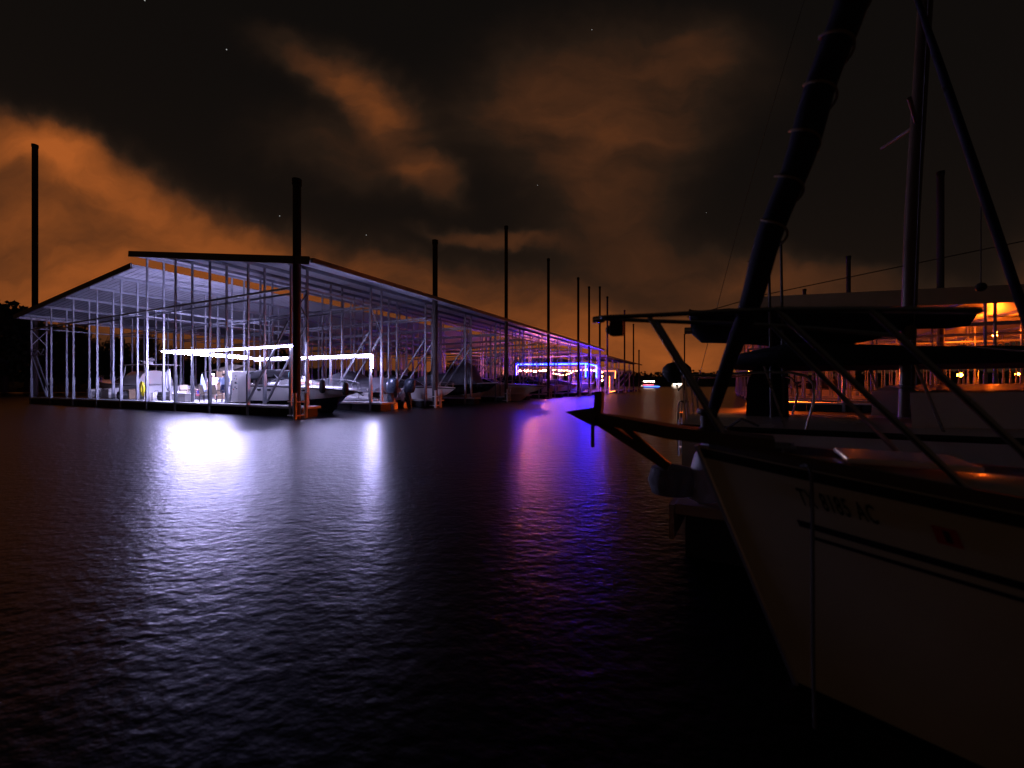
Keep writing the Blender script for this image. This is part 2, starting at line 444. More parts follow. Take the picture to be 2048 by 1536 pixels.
# undergrowth that closes the view between the trunks
def woodland():
    rnd = random.Random(5); k = MB()
    line = smooth_path([(-190, 66, 8), (-130, 78, 9), (-103, 86, 9), (-80, 90, 6.4), (-60, 97, 5.6), (-45, 104, 4.8), (-15, 116, 4.2), (10, 143, 4.2), (25, 178, 4.5)], 10)
    for p in line:
        for j in range(70):
            h = p.z * rnd.random() ** 0.6
            c = Vector((p.x + rnd.uniform(-5, 5), p.y + rnd.uniform(0, 9), 0.5 + h))
            s = rnd.uniform(0.4, 1.1)
            a = Vector((rnd.gauss(0, 1), rnd.gauss(0, 1), rnd.gauss(0, 1))).normalized(); b = a.orthogonal().normalized()
            k.add([c - a * s, c + b * s * 0.7, c + a * s, c - b * s * 0.7], [(0, 1, 2, 3)])
    tag(k.build('undergrowth', 'leaf'), kind='stuff')
    k = MB()
    for i in range(5200):
        x = rnd.uniform(-330, 620); y = rnd.uniform(428, 500)
        c = Vector((x, y, 6 + 10 * rnd.random() + 4.0 * mnoise.noise(Vector((x * 0.03, 0, 0)))))
        s = rnd.uniform(1.2, 3.2)
        a = Vector((rnd.gauss(0, 1), rnd.gauss(0, 1), rnd.gauss(0, 1))).normalized(); b = a.orthogonal().normalized()
        k.add([c - a * s, c + b * s * 0.7, c + a * s, c - b * s * 0.7], [(0, 1, 2, 3)])
    tag(k.build('far_woodland', 'leaf'), kind='stuff')
woodland()

# ------------------------------------------------------------------ covered docks (boat shelters)
def zroof(s, rs):
    """underside of the roof at s; rs = (right eave s, z), (right ridge s, z), (left ridge s, z), (left eave s, z)"""
    (a, za), (b, zb), (c, zc), (d, zd) = rs
    if s <= b - 0.3: return za + (zb - za) * (s - a) / (b - a)
    return zc + (zd - zc) * (s - c) / (d - c)

def corrugated(s0, z0, s1, z1, t0, t1, pitch=0.30, amp=0.022, thick=0.02):
    """sheet roof with ribs that run down the slope; local x = -s, y = t"""
    k = MB()
    n = int((t1 - t0) / pitch)
    lo0, lo1, = [], []
    prof = []
    for i in range(n):
        b = t0 + i * pitch
        prof += [(b, 0), (b + pitch * 0.62, 0), (b + pitch * 0.72, amp), (b + pitch * 0.90, amp)]
    prof.append((t0 + n * pitch, 0))
    rings = []
    for (s, z) in ((s0, z0), (s1, z1)):
        rings.append([(-s, t, z + h) for t, h in prof])
    k.loft(rings)
    k.loft([[(x, y, z + thick) for x, y, z in r] for r in rings])
    return k

def shelter(name, label, loc, rot, rs, t_end, fingers, cols, sdeck, walk, detail, tie_z, fas='fascia', finger_w=0.95, right_brace=True, group=None, fh=0.34):
    root = thing(name, label, 'covered dock', loc, rot, group)
    (a, za), (b, zb), (c, zc), (d, zd) = rs
    corrugated(a, za + 0.2, b, zb + 0.2, -0.5, t_end).build('roof_panel', 'roof', root)
    corrugated(d, zd + 0.2, c, zc + 0.2, -0.5, t_end).build('roof_panel', 'roof', root)
    # rake fascia on both gable ends, eave gutters
    for t in ((-0.56, t_end + 0.06) if detail else (-0.56,)):
        for (s0, z0, s1, z1) in ((a, za, b, zb), (d, zd, c, zc)):
            k = MB(); k.bar((-s0, t, z0 + 0.29 - fh / 2), (-s1, t, z1 + 0.29 - fh / 2), 0.08, fh); k.build('fascia', fas, root)
    for s, z, o in ((a, za, -0.1), (d, zd, 0.1)):
        k = MB(); x = -(s + o)
        k.box(x - 0.08, x + 0.08, -0.5, t_end, z + 0.02, z + 0.2)
        k.box(x - 0.10, x + 0.10, -0.5, t_end, z + 0.2, z + 0.225)
        k.build('gutter', 'gutter' if fas == 'fascia' else fas, root)
    # longitudinal purlins under the sheets and at tie level
    for s in cols:
        z = zroof(s, rs) + 0.06
        k = MB(); k.box(-s - 0.035, -s + 0.035, -0.35, t_end - 0.2, z - 0.08, z + 0.1); k.build('purlin', 'steel', root)
        if cols.index(s) in (0, 4, 5, len(cols) - 1):
            k = MB(); k.box(-s - 0.03, -s + 0.03, 0.0, t_end - 0.5, tie_z + 0.055, tie_z + 0.145); k.build('runner', 'steel', root)
    far = MB(); far_tie = MB()
    ncol = 0
    for fi, t in enumerate(fingers):
        for row in (t + 0.05, t + finger_w - 0.05):
            k = MB() if len(fingers) - fi > 0 and fi < 5 else far_tie
            k.box(-cols[-1], -cols[0], row - 0.03, row + 0.03, tie_z - 0.05, tie_z + 0.05)
            if k is not far_tie: k.build('tie_beam', 'steel', root)
            for s in cols:
                zt = zroof(s, rs) - 0.02
                kk = MB() if fi < 5 else far
                w = 0.045
                kk.box(-s - w, -s + w, row - w, row + w, 0.05 if row < t + 0.4 else 0.4, zt)
                kk.box(-s - w - 0.025, -s + w + 0.025, row - w - 0.025, row + w + 0.025, 0.0 if row < t + 0.4 else 0.42, 2.05)
                if kk is not far: kk.build('column', 'steel', root)
        # braces at the open end
        if right_brace and fi < 8:
            for row in (t - 0.02, t + finger_w + 0.02):
                s0 = cols[0]
                k = MB(); k.bar((-(s0 + 0.08), row, 4.5), (-(s0 + 3.2), row, 0.65), 0.08); k.build('brace', 'steel', root)
        if right_brace and fi in (1, 3):
            k = MB(); k.bar((-cols[0], t + 0.05, tie_z - 0.1), (-cols[0], t + finger_w, tie_z - 1.6), 0.05); k.build('brace', 'steel', root)
        # decked finger with its floats
        k = MB(); k.box(-sdeck[1], -sdeck[0], t, t + finger_w, 0.40, 0.50); k.build('finger_pier', 'concrete', root)
        k = MB(); s = sdeck[0] + 0.15
        while s < sdeck[1] - 2:
            k.box(-s - 2.3, -s, t + 0.06, t + finger_w - 0.06, -0.35, 0.40); s += 2.42
        k.build('float', 'floatm', root)
    if far.v:
        tag(far.build('far_columns', 'steel', root), kind='stuff')
        tag(far_tie.build('far_tie_beams', 'steel', root), kind='stuff')
    k = MB(); k.box(-walk[1], -walk[0], 0.95, t_end - 0.6, 0.385, 0.495); k.build('walkway', 'concrete', root)
    return root

RS = ((-0.93, 6.77), (15.3, 9.36), (15.0, 8.60), (35.0, 6.98))
COLS = [1.1, 4.4, 7.8, 11.3, 14.6, 18.0, 21.5, 25.4, 29.5, 33.6]
FING = [0.0] + [4.95 * k for k in range(1, 11)]
dock = shelter('boat_shelter', 'long metal roofed boat shelter with white light strips at its near end',
               (CX, CY, 0), ANG, RS, 50.6, FING, COLS, (0.2, 34.4), (12.6, 16.2), True, 6.05)
# patio deck laid across the first slips
k = MB(); k.box(-12.58, -8.9, 0.97, 4.93, 0.39, 0.497); k.build('patio_deck', 'concrete', dock)
k = MB(); k.box(-23.5, -16.22, 0.97, 2.2, 0.39, 0.497); k.build('patio_deck', 'concrete', dock)
# trussed corners of the near gable end
for s in (1.1, 33.6):
    for z0, z1 in ((6.0, 4.7), (4.7, 6.0)):
        k = MB(); k.bar((-s, 0.02, z0), (-s, 0.93, z1), 0.05); k.build('brace', 'steel_dark' if s < 2 else 'steel', dock)
k = MB()
for z in (3.9, 4.35): k.bar((-33.6, 0.05, z), (-31.0, 0.05, z), 0.05)
for i in range(4): k.bar((-33.6 + i * 0.65, 0.05, 3.9 if i % 2 else 4.35), (-33.6 + (i + 1) * 0.65, 0.05, 4.35 if i % 2 else 3.9), 0.05)
k.build('truss', 'steel', dock)
for s0, s1 in ((33.5, 30.5), (32.6, 29.6)):
    k = MB(); k.bar((-s0, 0.05, 3.9), (-s1, 0.05, 0.6), 0.07); k.build('brace', 'steel', dock)
# posts that carry the raised roof where it overlaps the ridge
k = MB(); k.bar((-15.25, -0.4, 9.5), (-15.25, 50.0, 9.5), 0.12, 0.16); k.build('ridge_beam', 'fascia', dock)

# a covered dock further out and two more on the right hand side of the channel
RS2 = ((-0.6, 6.0), (14.5, 7.6), (14.3, 7.1), (30.0, 5.8))
p = P(0, 53.5)
dock2 = shelter('boat_shelter', 'farther boat shelter beyond the blue lights, dark roof edge low against the orange sky', (p.x, p.y, 0), ANG, RS2, 33, [0, 5.3, 10.6, 15.9, 21.2, 26.5, 31.5],
                [1.0, 5, 9, 13, 17, 21, 25, 29], (0.2, 29.5), (12.6, 15.5), False, 4.5)

# ------------------------------------------------------------------ steel pilings
pile_proto = None
def piling(loc, h, label, dia=0.30, group='steel pilings standing along the docks', hoop=True, guide_rz=ANG):
    global pile_proto
    r = thing('steel_piling', label, 'piling', (loc[0], loc[1], 0), guide_rz, group)
    k = MB(); k.lathe([(dia / 2, -3.5), (dia / 2, h - 0.02), (dia / 2 - 0.03, h)], 14); k.build('shaft', 'rust', r, True)
    k = MB(); k.lathe([(dia / 2 + 0.025, h - 0.28), (dia / 2 + 0.03, h - 0.02), (0.02, h + 0.05)], 14); k.build('cap', 'rubber', r, True)
    if hoop:
        k = MB()
        for dx, dy in ((0.24, -0.26), (0.24, 0.26)):
            k.tube([(dx, dy, -0.25), (dx, dy, 1.15)], 0.075, 8)
        for z in (0.15, 0.75):
            k.tube([(-0.25, -0.26, z), (0.24, -0.26, z)], 0.035, 6); k.tube([(-0.25, 0.26, z), (0.24, 0.26, z)], 0.035, 6); k.tube([(0.24, -0.26, z), (0.24, 0.26, z)], 0.035, 6)
        k.build('guide', 'guide', r, True)
    return r
for t, top, lab in ((-0.45, 358, 'thick dark piling at the near right corner of the lit boat shelter'),
                    (9.56, 480, 'dark piling beside the twin outboards, its top clear above the shelter roof'),
                    (19.75, 452, 'tallest dark piling beyond the outboards, left of the blue lights'),
                    (29.8, 517, 'dark piling in front of the middle of the blue lit slips'),
                    (40.5, 555, 'dark piling at the right part of the blue lit slips'),
                    (45.6, 573, 'dark piling left of the pair close together at the blue lit corner'),
                    (50.8, 573, 'dark piling right at the outer corner of the blue lights'),
                    (55.6, 593, 'thin piling just beyond the blue lit corner, above the orange frame'),
                    (69.4, 620, 'thin far piling at the middle of the farther boat shelter'),
                    (78.7, 648, 'thin far piling near the end of the farther boat shelter'),
                    (85.5, 700, 'short looking last piling at the tip of the farther boat shelter')):
    q = P(0.0 if t < 50 else -0.2, t)
    piling(q, CAM_H + (770 - top) / F * q.y, lab, 0.34 if t < 12 else 0.30)
q = pt(70, 770, 38.5); piling(q, CAM_H + (770 - 289) / F * q.y, 'very tall dark piling behind the left corner of the lit boat shelter', 0.42, hoop=False)
DOCK0 = Vector((CX, CY, 0))
# ------------------------------------------------------------------ light strips
def strip(name, label, cat, pts, mat, r=0.03, group=None, rot=ANG, org=DOCK0, cover=None):
    """LED rope along local points (x, y, z) of the dock"""
    root = thing(name, label, cat, org, rot, group)
    k = MB(); k.tube([(x, y, z + r + 0.012) for x, y, z in pts], 0.012, 5); k.build('cable', 'rubber', root)
    k = MB()
    for a, b in zip(pts, pts[1:]):
        a, b = Vector(a), Vector(b); n = max(1, int((b - a).length / 0.45))
        for i in range(n):
            k.tube([a.lerp(b, (i + 0.03) / n), a.lerp(b, (i + 0.97) / n)], r, 6)
    k.build('lamp', mat, root)
    if cover:  # added baffle boards that hold the strip's light off the roof and farther posts
        k = MB()
        for a, b in zip(pts, pts[1:]):
            a, b = Vector(a), Vector(b)
            if cover in ('top', 'topback'): k.bar(a + Vector((0, 0, 0.075)), b + Vector((0, 0, 0.075)), 0.46, 0.02)
            if cover == 'topback': k.bar(a + Vector((0, 0.085, -0.05)), b + Vector((0, 0.085, -0.05)), 0.02, 0.22)
            if cover == 'blue': k.bar(a + Vector((0, 0, 0.16)), b + Vector((0, 0, 0.16)), 0.5, 0.02)
            if cover != 'side': continue
            k.bar(a + Vector((0.20, 0, 0.12)), b + Vector((0.20, 0, 0.12)), 0.44, 0.02)
        k.build('added_baffle', 'steel_dark', root)
    return root
strip('light_strip', 'white light strip hung along the outer edge of the near gable end', 'light strip', [(-0.35, -0.15, 3.28), (-6, -0.15, 3.3), (-12.4, -0.15, 3.45)], 'led', 0.024, 'white light strips round the first slip', cover='top')
strip('light_strip', 'long white light strip along the far side of the first slip, behind the white cruiser', 'light strip', [(-0.9, 4.9, 3.2), (-6, 4.9, 3.22), (-12.0, 4.9, 3.3)], 'led_dim', 0.028, 'white light strips round the first slip', cover='topback')
strip('light_strip', 'brightest white light strip across the patio side of the first slip', 'light strip', [(-12.0, 4.8, 3.32), (-12.3, 2.5, 3.4), (-12.4, 0.0, 3.45)], 'led_hot', 0.065, 'white light strips round the first slip', cover='side')
strip('light_strip', 'short white light strip hanging straight down the post by the grey covered boat', 'light strip', [(-0.85, 4.86, 3.2), (-0.85, 4.86, 2.45)], 'led_hot', 0.05, 'white light strips round the first slip')
# blue run at the far slips
q0, q1 = 45.2, 50.2
strip('light_strip', 'long blue light strip over the row of orange bulbs', 'light strip', [(-0.3, q0, 4.55), (-5.5, q0, 4.6), (-11.5, q0, 4.7)], 'blueled', 0.10, 'blue light strips on the far slips', cover='blue')
strip('light_strip', 'blue light strip hanging at the left end of the long blue run', 'light strip', [(-11.5, q0, 4.68), (-11.5, q0, 2.9)], 'blueled_dim', 0.10, 'blue light strips on the far slips')
strip('light_strip', 'short level blue light strip round the outer corner of the far slip', 'light strip', [(-0.3, q0, 4.55), (-0.15, q1, 4.45)], 'blueled', 0.10, 'blue light strips on the far slips')
strip('light_strip', 'inner of two hanging blue light strips at the right corner', 'light strip', [(-0.4, q0 + 0.1, 4.5), (-0.4, q0 + 0.1, 2.6)], 'blueled', 0.11, 'blue light strips on the far slips')
strip('light_strip', 'outermost hanging blue light strip at the right corner', 'light strip', [(-0.15, q1, 4.45), (-0.15, q1, 2.6)], 'blueled', 0.12, 'blue light strips on the far slips')

def bulbs(label, pts, n, r, seed=1, group='strings of orange bulbs', dang=0.12, mat='bulb_soft'):
    rnd = random.Random(seed)
    root = thing('string_light', label, 'string lights', DOCK0, ANG, group)
    path = [Vector(p) for p in pts]
    tot = sum((b - a).length for a, b in zip(path, path[1:]))
    k = MB(); k.tube(path, 0.012, 4); k.build('cable', 'rubber', root)
    for i in range(n):
        d = tot * (i + 0.5) / n + rnd.uniform(-0.1, 0.1)
        for a, b in zip(path, path[1:]):
            l = (b - a).length
            if d <= l or b is path[-1]:
                p = a.lerp(b, min(1, max(0, d / l))); break
            d -= l
        k = MB(); z = p.z - dang * rnd.uniform(0.6, 1.6)
        k.lathe([(r * 0.3, r * 1.0), (r * 0.75, r * 0.55), (r, 0), (r * 0.75, -r * 0.7), (r * 0.2, -r)], 8, (p.x, p.y, z)); k.build('bulb', mat, root)
bulbs('dense string of orange bulbs under the left half of the long blue strip', [(-11.2, 46.0, 3.9), (-8.6, 46.0, 3.75), (-6.0, 46.0, 3.85)], 16, 0.075, 1, mat='bulb')
bulbs('string of orange bulbs under the right half of the long blue strip', [(-6.0, 46.2, 3.95), (-3.0, 46.2, 3.7), (-0.6, 46.2, 3.8)], 12, 0.06, 2)
bulbs('short sagging string of orange bulbs over the dark covered boat', [(-5.2, 44.6, 3.4), (-3.6, 44.6, 3.0), (-2.2, 44.6, 3.4)], 8, 0.05, 3)
bulbs('few orange bulbs along the outer corner between the hanging blue strips', [(-0.6, 46.2, 3.8), (-0.1, 50.0, 3.85)], 5, 0.06, 4)
bulbs('upright string of three orange bulbs at the right end of the blue lights', [(0.35, 51.6, 3.9), (0.35, 51.6, 2.0)], 3, 0.10, 5, dang=0.02)
# orange rope light frame on the next dock
for lab, a, b in (('upright orange rope light on the post beside the blue lights, reaching the water', pt(1219, 752, 70), pt(1219, 784, 70)),
                  ('level orange rope light along the top of the small frame right of the blue lights', pt(1207, 742, 69), pt(1231, 742, 71)),
                  ('short upright orange rope light on the right post of the small frame', pt(1231, 742, 71), pt(1230, 757, 71)),
                  ('orange rope light low on the float between the two lit posts', pt(1219, 784, 70), pt(1230, 782, 71))):
    top = 0.055 if 'upright' in lab or 'low' in lab else 0.03
    strip('rope_light', lab, 'rope light', [a, b], 'rope_light', top, 'orange rope lights on the small frame', 0, (0, 0, 0))

# ------------------------------------------------------------------ boats
def hull_shape(L, B, free, bowz, droop=0.0, rake=0.9, draft=0.4, chine=0.18, power=2.3, sternw=0.9):
    secs = []
    n = 13
    for i in range(n):
        u = i / (n - 1)
        w = B / 2 * (sternw + (1 - sternw) * min(1, u / 0.4)) * max(0.012, 1 - max(0, (u - 0.42) / 0.58) ** power)
        zs = free + (bowz - free) * u ** 1.8 - droop * u ** 5
        zc = chine + (bowz - chine) * 0.42 * u ** 3
        wc = w * (0.93 - 0.35 * u ** 2)
        zk = -draft + (zc + draft) * 0.97 * max(0, (u - 0.55) / 0.45) ** 2.4
        x = L * u
        sh = rake * u ** 5
        secs.append(dict(x=x, w=w, zs=zs, zc=zc, wc=wc, zk=zk, xc=x - sh * 0.62, xk=x - sh, xm=x - sh * 0.28))
    return secs
def hull_meshes(secs, root, top, bottom, deckm, label=None):
    for sgn in (1, -1):
        pass
    k = MB()
    for sgn in (1, -1):
        k.loft([[(s['x'], sgn * s['w'], s['zs']), (s['xm'], sgn * (s['w'] * 0.6 + s['wc'] * 0.4 + 0.02), s['zs'] * 0.55 + s['zc'] * 0.45), (s['xc'], sgn * s['wc'], s['zc'])] for s in secs])
    s = secs[0]
    k.add([(s['x'], s['w'], s['zs']), (s['x'], -s['w'], s['zs']), (s['x'], -s['wc'], s['zc']), (s['x'], s['wc'], s['zc'])], [(0, 1, 2, 3)])
    k.build('hull', top, root, True)
    k = MB()
    k.loft([[(s['xc'], s['wc'] - 0.004, s['zc'] + 0.002), (s['xk'], 0, s['zk']), (s['xc'], -s['wc'] + 0.004, s['zc'] + 0.002)] for s in secs])
    k.add([(0.01, secs[0]['wc'], secs[0]['zc']), (0.01, 0, secs[0]['zk']), (0.01, -secs[0]['wc'], secs[0]['zc'])], [(0, 1, 2)])
    k.build('hull_bottom', bottom, root, True)
    k = MB()
    k.loft([[(s['x'], s['w'] - 0.01, s['zs'] - 0.01), (s['x'], s['w'] * 0.6, s['zs'] + 0.05 + 0.02 * s['w']), (s['x'], 0, s['zs'] + 0.07 + 0.03 * s['w']), (s['x'], -s['w'] * 0.6, s['zs'] + 0.05 + 0.02 * s['w']), (s['x'], -s['w'] + 0.01, s['zs'] - 0.01)] for s in secs])
    k.build('deck', deckm, root, True)
    k = MB()
    for sgn in (1, -1): k.tube([(s['x'], sgn * s['w'], s['zs'] - 0.03) for s in secs], 0.035, 6)
    k.build('rub_rail', 'rubber', root, True)

def at_x(secs, x, key):
    return lerp([(s['x'], s[key]) for s in secs], x)
def arch(k, stations, n=9, sq=2.6):
    """stations: (x, half width, base z, height)"""
    rings = []
    for x, w, zb, h in stations:
        r = []
        for j in range(n):
            a = math.pi * j / (n - 1)
            cx, sx = math.cos(a), math.sin(a)
            r.append((x, w * math.copysign(abs(cx) ** (2 / sq), cx), zb + h * abs(sx) ** (2 / sq)))
        rings.append(r)
    k.loft(rings)
    for ring in (rings[0], rings[-1]):
        k.add(ring, [tuple(range(n))])
    return k
def windshield(root, secs, x0, x1, h, frac=0.8):
    w = at_x(secs, x0, 'w') * frac; z = at_x(secs, x0, 'zs') + 0.06
    w1 = at_x(secs, x1, 'w') * frac
    k = MB()
    k.add([(x1, -w1 * 0.8, z), (x1, w1 * 0.8, z), (x0 + 0.25, w * 0.72, z + h), (x0 + 0.25, -w * 0.72, z + h)], [(0, 1, 2, 3)])
    for s in (1, -1):
        k.add([(x1, s * w1 * 0.8, z), (x0 - 0.9, s * w, z), (x0 - 0.7, s * w * 0.86, z + h * 0.9), (x0 + 0.25, s * w * 0.72, z + h)], [(0, 1, 2, 3)])
    g = k.build('windshield', 'glass', root)
    k = MB()
    k.tube([(x0 - 0.7, w * 0.86, z + h * 0.9), (x0 + 0.25, w * 0.72, z + h), (x0 + 0.25, -w * 0.72, z + h), (x0 - 0.7, -w * 0.86, z + h * 0.9)], 0.025, 6)
    for s in (1, -1):
        k.tube([(x1, s * w1 * 0.8, z), (x0 + 0.25, s * w * 0.72, z + h)], 0.022, 6)
    k.build('frame', 'alu', g, True)
def bow_rail(root, secs, x0, h=0.42, posts=5):
    L = secs[-1]['x']
    k = MB()
    xs = [x0 + (L - 0.15 - x0) * i / 8 for i in range(9)]
    for s in (1, -1):
        k.tube([(x, s * max(0.03, at_x(secs, x, 'w') - 0.07), at_x(secs, x, 'zs') + 0.02 + h * min(1, (i + 0.2) / 1.5)) for i, x in enumerate(xs)], 0.016, 6)
        for i in range(1, posts + 1):
            x = x0 + (L - 0.2 - x0) * i / posts; y = s * max(0.03, at_x(secs, x, 'w') - 0.07); z = at_x(secs, x, 'zs')
            k.tube([(x, y, z), (x, y, z + h)], 0.013, 5)
    k.build('bow_rail', 'chrome_dull', root, True)
def portholes(root, secs, xs, side=-1, rx=0.16, rz=0.065):
    for x in xs:
        y = side * (at_x(secs, x, 'w') * 0.84 + at_x(secs, x, 'wc') * 0.16 + 0.035); z = at_x(secs, x, 'zs') * 0.72 + at_x(secs, x, 'zc') * 0.28
        k = MB(); k.lathe([(1, -0.03), (1, 0.02), (0.8, 0.03)], 14, axis='y')
        k.v = [(x + v[2] * rx if False else x + v[0] * rx, y + v[1] * side, z + v[2] * rz) for v in k.v]
        k.build('porthole', 'glass', root, True)
def swim_platform(root, w, z=0.28, l=0.7, mat='white'):
    k = MB(); k.box(-l, -0.01, -w, w, z - 0.08, z); k.build('swim_platform', mat, root, bevel=0.02)

BG = 'boats moored in the shelter'
def boat_root(name, label, s, t, out=True, cat='boat', group=BG, yaw=0.0):
    return thing(name, label, cat, P(s, t), ANG + (0 if out else math.pi) + yaw, group)

# 1 white cruiser on the near corner, bow over the open water
b = boat_root('cabin_cruiser', 'white cruiser with black bottom and black canvas under the white light strips', 9.0, 2.95)
H1 = hull_shape(9.3, 2.75, 1.48, 1.42, 0.28, 1.5, 0.45, 0.62, 2.6)
hull_meshes(H1, b, 'white', 'black', 'white')
portholes(b, H1, (3.0, 3.9, 6.4), -1)
portholes(b, H1, (3.0, 3.9), 1)
k = MB(); arch(k, [(5.4, 0.80, 1.55, 0.10), (5.0, 0.95, 1.5, 0.30), (4.2, 1.05, 1.5, 0.34), (3.4, 1.1, 1.5, 0.32)]); k.build('cabin', 'white', b, True)
windshield(b, H1, 3.2, 4.5, 0.62, 0.85)
k = MB(); arch(k, [(3.6, 1.0, 1.95, 0.34), (2.8, 1.12, 1.9, 0.52), (1.6, 1.16, 1.85, 0.55), (0.7, 1.12, 1.8, 0.40)]); k.build('canvas_top', 'canvas', b, True)
k = MB()
for sgn in (1, -1):
    k.bar((-0.2, sgn * 1.22, 0.6), (1.35, sgn * 1.12, 2.25), 0.09, 0.34)
k.bar((1.25, -1.12, 2.28), (1.25, 1.12, 2.28), 0.34, 0.09); k.build('radar_arch', 'white', b, bevel=0.02)
bow_rail(b, H1, 3.6, 0.40)
swim_platform(b, 1.15, 0.42, 0.9)
k = MB(); k.ball((9.28, 0, 1.12), 0.10, 8, (1.6, 0.6, 0.6)); k.tube([(9.1, 0, 1.1), (9.45, 0, 0.95)], 0.03); k.build('anchor', 'steel_dark', b, True)
k = MB(); k.box(4.9, 5.25, -0.95, -0.75, 1.86, 2.2); tag(k.build('seat_back', 'teal', b, bevel=0.03))
for x, lab in ((7.6, 'left one of two black fenders hung over the bow of the white cruiser'), (8.7, 'right one of two black fenders hung over the bow of the white cruiser')):
    M4 = Matrix.Translation(P(9.0, 2.95)) @ Matrix.Rotation(ANG, 4, 'Z')
    w = at_x(H1, x, 'w'); z = at_x(H1, x, 'zs')
    r = thing('fender', lab, 'fender', M4 @ Vector((x, -w - 0.10, z + 0.1)), ANG, 'black fenders on the white cruiser')
    k = MB(); k.lathe([(0.03, 0.34), (0.12, 0.28), (0.16, 0.1), (0.16, -0.2), (0.12, -0.32), (0.03, -0.36)], 12); k.build('body', 'rubber', r, True)
    k = MB(); k.tube([(0, 0, 0.33), (0, 0.12, 0.62)], 0.015, 5); k.build('rope', 'rope', r)

# 2 tritoon with twin outboards, stern out
b = boat_root('pontoon_boat', 'pontoon boat under a grey cover with twin dark outboards facing the open water', 1.3, 7.15, False)
for y in (-1.15, 0, 1.15):
    k = MB(); k.tube([(0, y, 0.22), (7.2, y, 0.22), (7.9, y, 0.36), (8.2, y, 0.55)], [0.33, 0.33, 0.22, 0.05], 14); k.build('pontoon', 'alu', b, True)
k = MB(); k.box(0.1, 7.9, -1.3, 1.3, 0.58, 0.66); k.build('deck', 'alu', b, bevel=0.01)
k = MB()
for y in (-1.27, 1.27):
    k.box(0.9, 7.6, y - 0.02, y + 0.02, 0.70, 1.28)
k.build('side_panel', 'white', b)
k = MB()
for y in (-1.3, 1.3):
    for z in (0.69, 0.9, 1.3): k.tube([(0.6, y, z), (7.7, y, z)], 0.022, 6)
    for i in range(8): k.tube([(0.7 + i, y, 0.66), (0.7 + i, y, 1.3)], 0.02, 6)
k.build('railing', 'chrome_dull', b, True)
k = MB(); arch(k, [(0.5, 1.24, 1.05, 0.35), (1.2, 1.34, 1.05, 0.95), (2.6, 1.36, 1.05, 0.85), (3.6, 1.36, 1.05, 1.35), (4.4, 1.36, 1.05, 1.30), (5.6, 1.34, 1.05, 0.65), (7.0, 1.34, 1.05, 0.8), (7.7, 1.28, 1.05, 0.3)], 11); k.build('canvas_cover', 'canvas_grey', b, True)
for y in (-0.85, 0.72):
    o = thing('outboard_motor', None, None); o.parent = b; o.location = (-0.30, y, 0.0)
    k = MB()
    k.lathe([(0.10, 0.0), (0.30, 0.06), (0.36, 0.28), (0.37, 0.6), (0.33, 0.82), (0.20, 0.93), (0.05, 0.95)], 16)
    k.v = [(v[0] * 1.15 - 0.14 - 0.1 * v[2], v[1] * 0.82, v[2] + 0.98) for v in k.v]
    cw = k.build('cowling', 'motor', o, True)
    k = MB(); k.loft([[(0.10 - 0.26, -0.14, 1.02), (0.10, -0.14, 1.02), (0.10, 0.14, 1.02), (-0.16, 0.14, 1.02)], [(-0.30, -0.08, 0.42), (0.02, -0.08, 0.42), (0.02, 0.08, 0.42), (-0.30, 0.08, 0.42)], [(-0.34, -0.03, -0.1), (-0.05, -0.03, -0.1), (-0.05, 0.03, -0.1), (-0.34, 0.03, -0.1)]], True, True)
    k.build('leg', 'motor', o)
    k = MB(); k.box(-0.46, 0.0, -0.11, 0.11, 0.395, 0.42); k.build('cavitation_plate', 'motor', o)
    k = MB(); k.box(-0.53, -0.505, -0.13, 0.13, 1.62, 1.66); k.box(-0.535, -0.51, -0.10, -0.02, 1.665, 1.69); k.build('badge', 'plastic', o)
    k = MB(); k.box(0.02, 0.36, -0.2, 0.2, 0.45, 0.95); k.build('bracket', 'alu', o, bevel=0.02)

# 3 to 10, bows out over the channel
def runabout(name, label, s_stern, t, L, B, top, bottom, free=1.05, bowz=1.55, cover=None, ws=True, rail=True, droop=0.15, chine=0.35, tall=0, cat='boat'):
    b = boat_root(name, label, s_stern, t, True, cat)
    S = hull_shape(L, B, free, bowz, droop, L * 0.15, 0.4, chine, 2.3)
    hull_meshes(S, b, top, bottom, top if top not in ('black', 'navy') else 'white')
    if ws: windshield(b, S, L * 0.46, L * 0.6, 0.5)
    if rail: bow_rail(b, S, L * 0.55, 0.36, 4)
    if cover:
        m, hs = cover
        k = MB(); arch(k, [(L * u, at_x(S, L * u, 'w') * 0.93, at_x(S, L * u, 'zs') + 0.02, h) for u, h in hs]); k.build('canvas_cover', m, b, True)
    if tall:
        k = MB(); arch(k, [(L * 0.5, 1.05, 1.5, 0.5), (L * 0.42, 1.12, 1.4, 0.9 + tall), (L * 0.2, 1.14, 1.3, 1.0 + tall)]); k.build('cabin', top, b, True)
        k = MB()
        for y in (-1, 1): k.tube([(L * 0.45, y, 1.5), (L * 0.4, y, 2.7 + tall)], 0.03); k.tube([(L * 0.12, y, 1.2), (L * 0.15, y, 2.7 + tall)], 0.03)
        k.box(L * 0.1, L * 0.48, -1.1, 1.1, 2.7 + tall, 2.76 + tall); k.build('hardtop', top, b)
    swim_platform(b, B * 0.4, 0.3, 0.6)
    return b, S
runabout('motor_boat', 'white motor boat with low bow just right of the twin outboards', 8.5, 12.2, 8.3, 2.7, 'white', 'cream', 1.3, 1.45, ('canvas', [(0.05, 0.5), (0.2, 0.95), (0.42, 0.9), (0.56, 0.15)]), True, True, 0.2, 0.30)
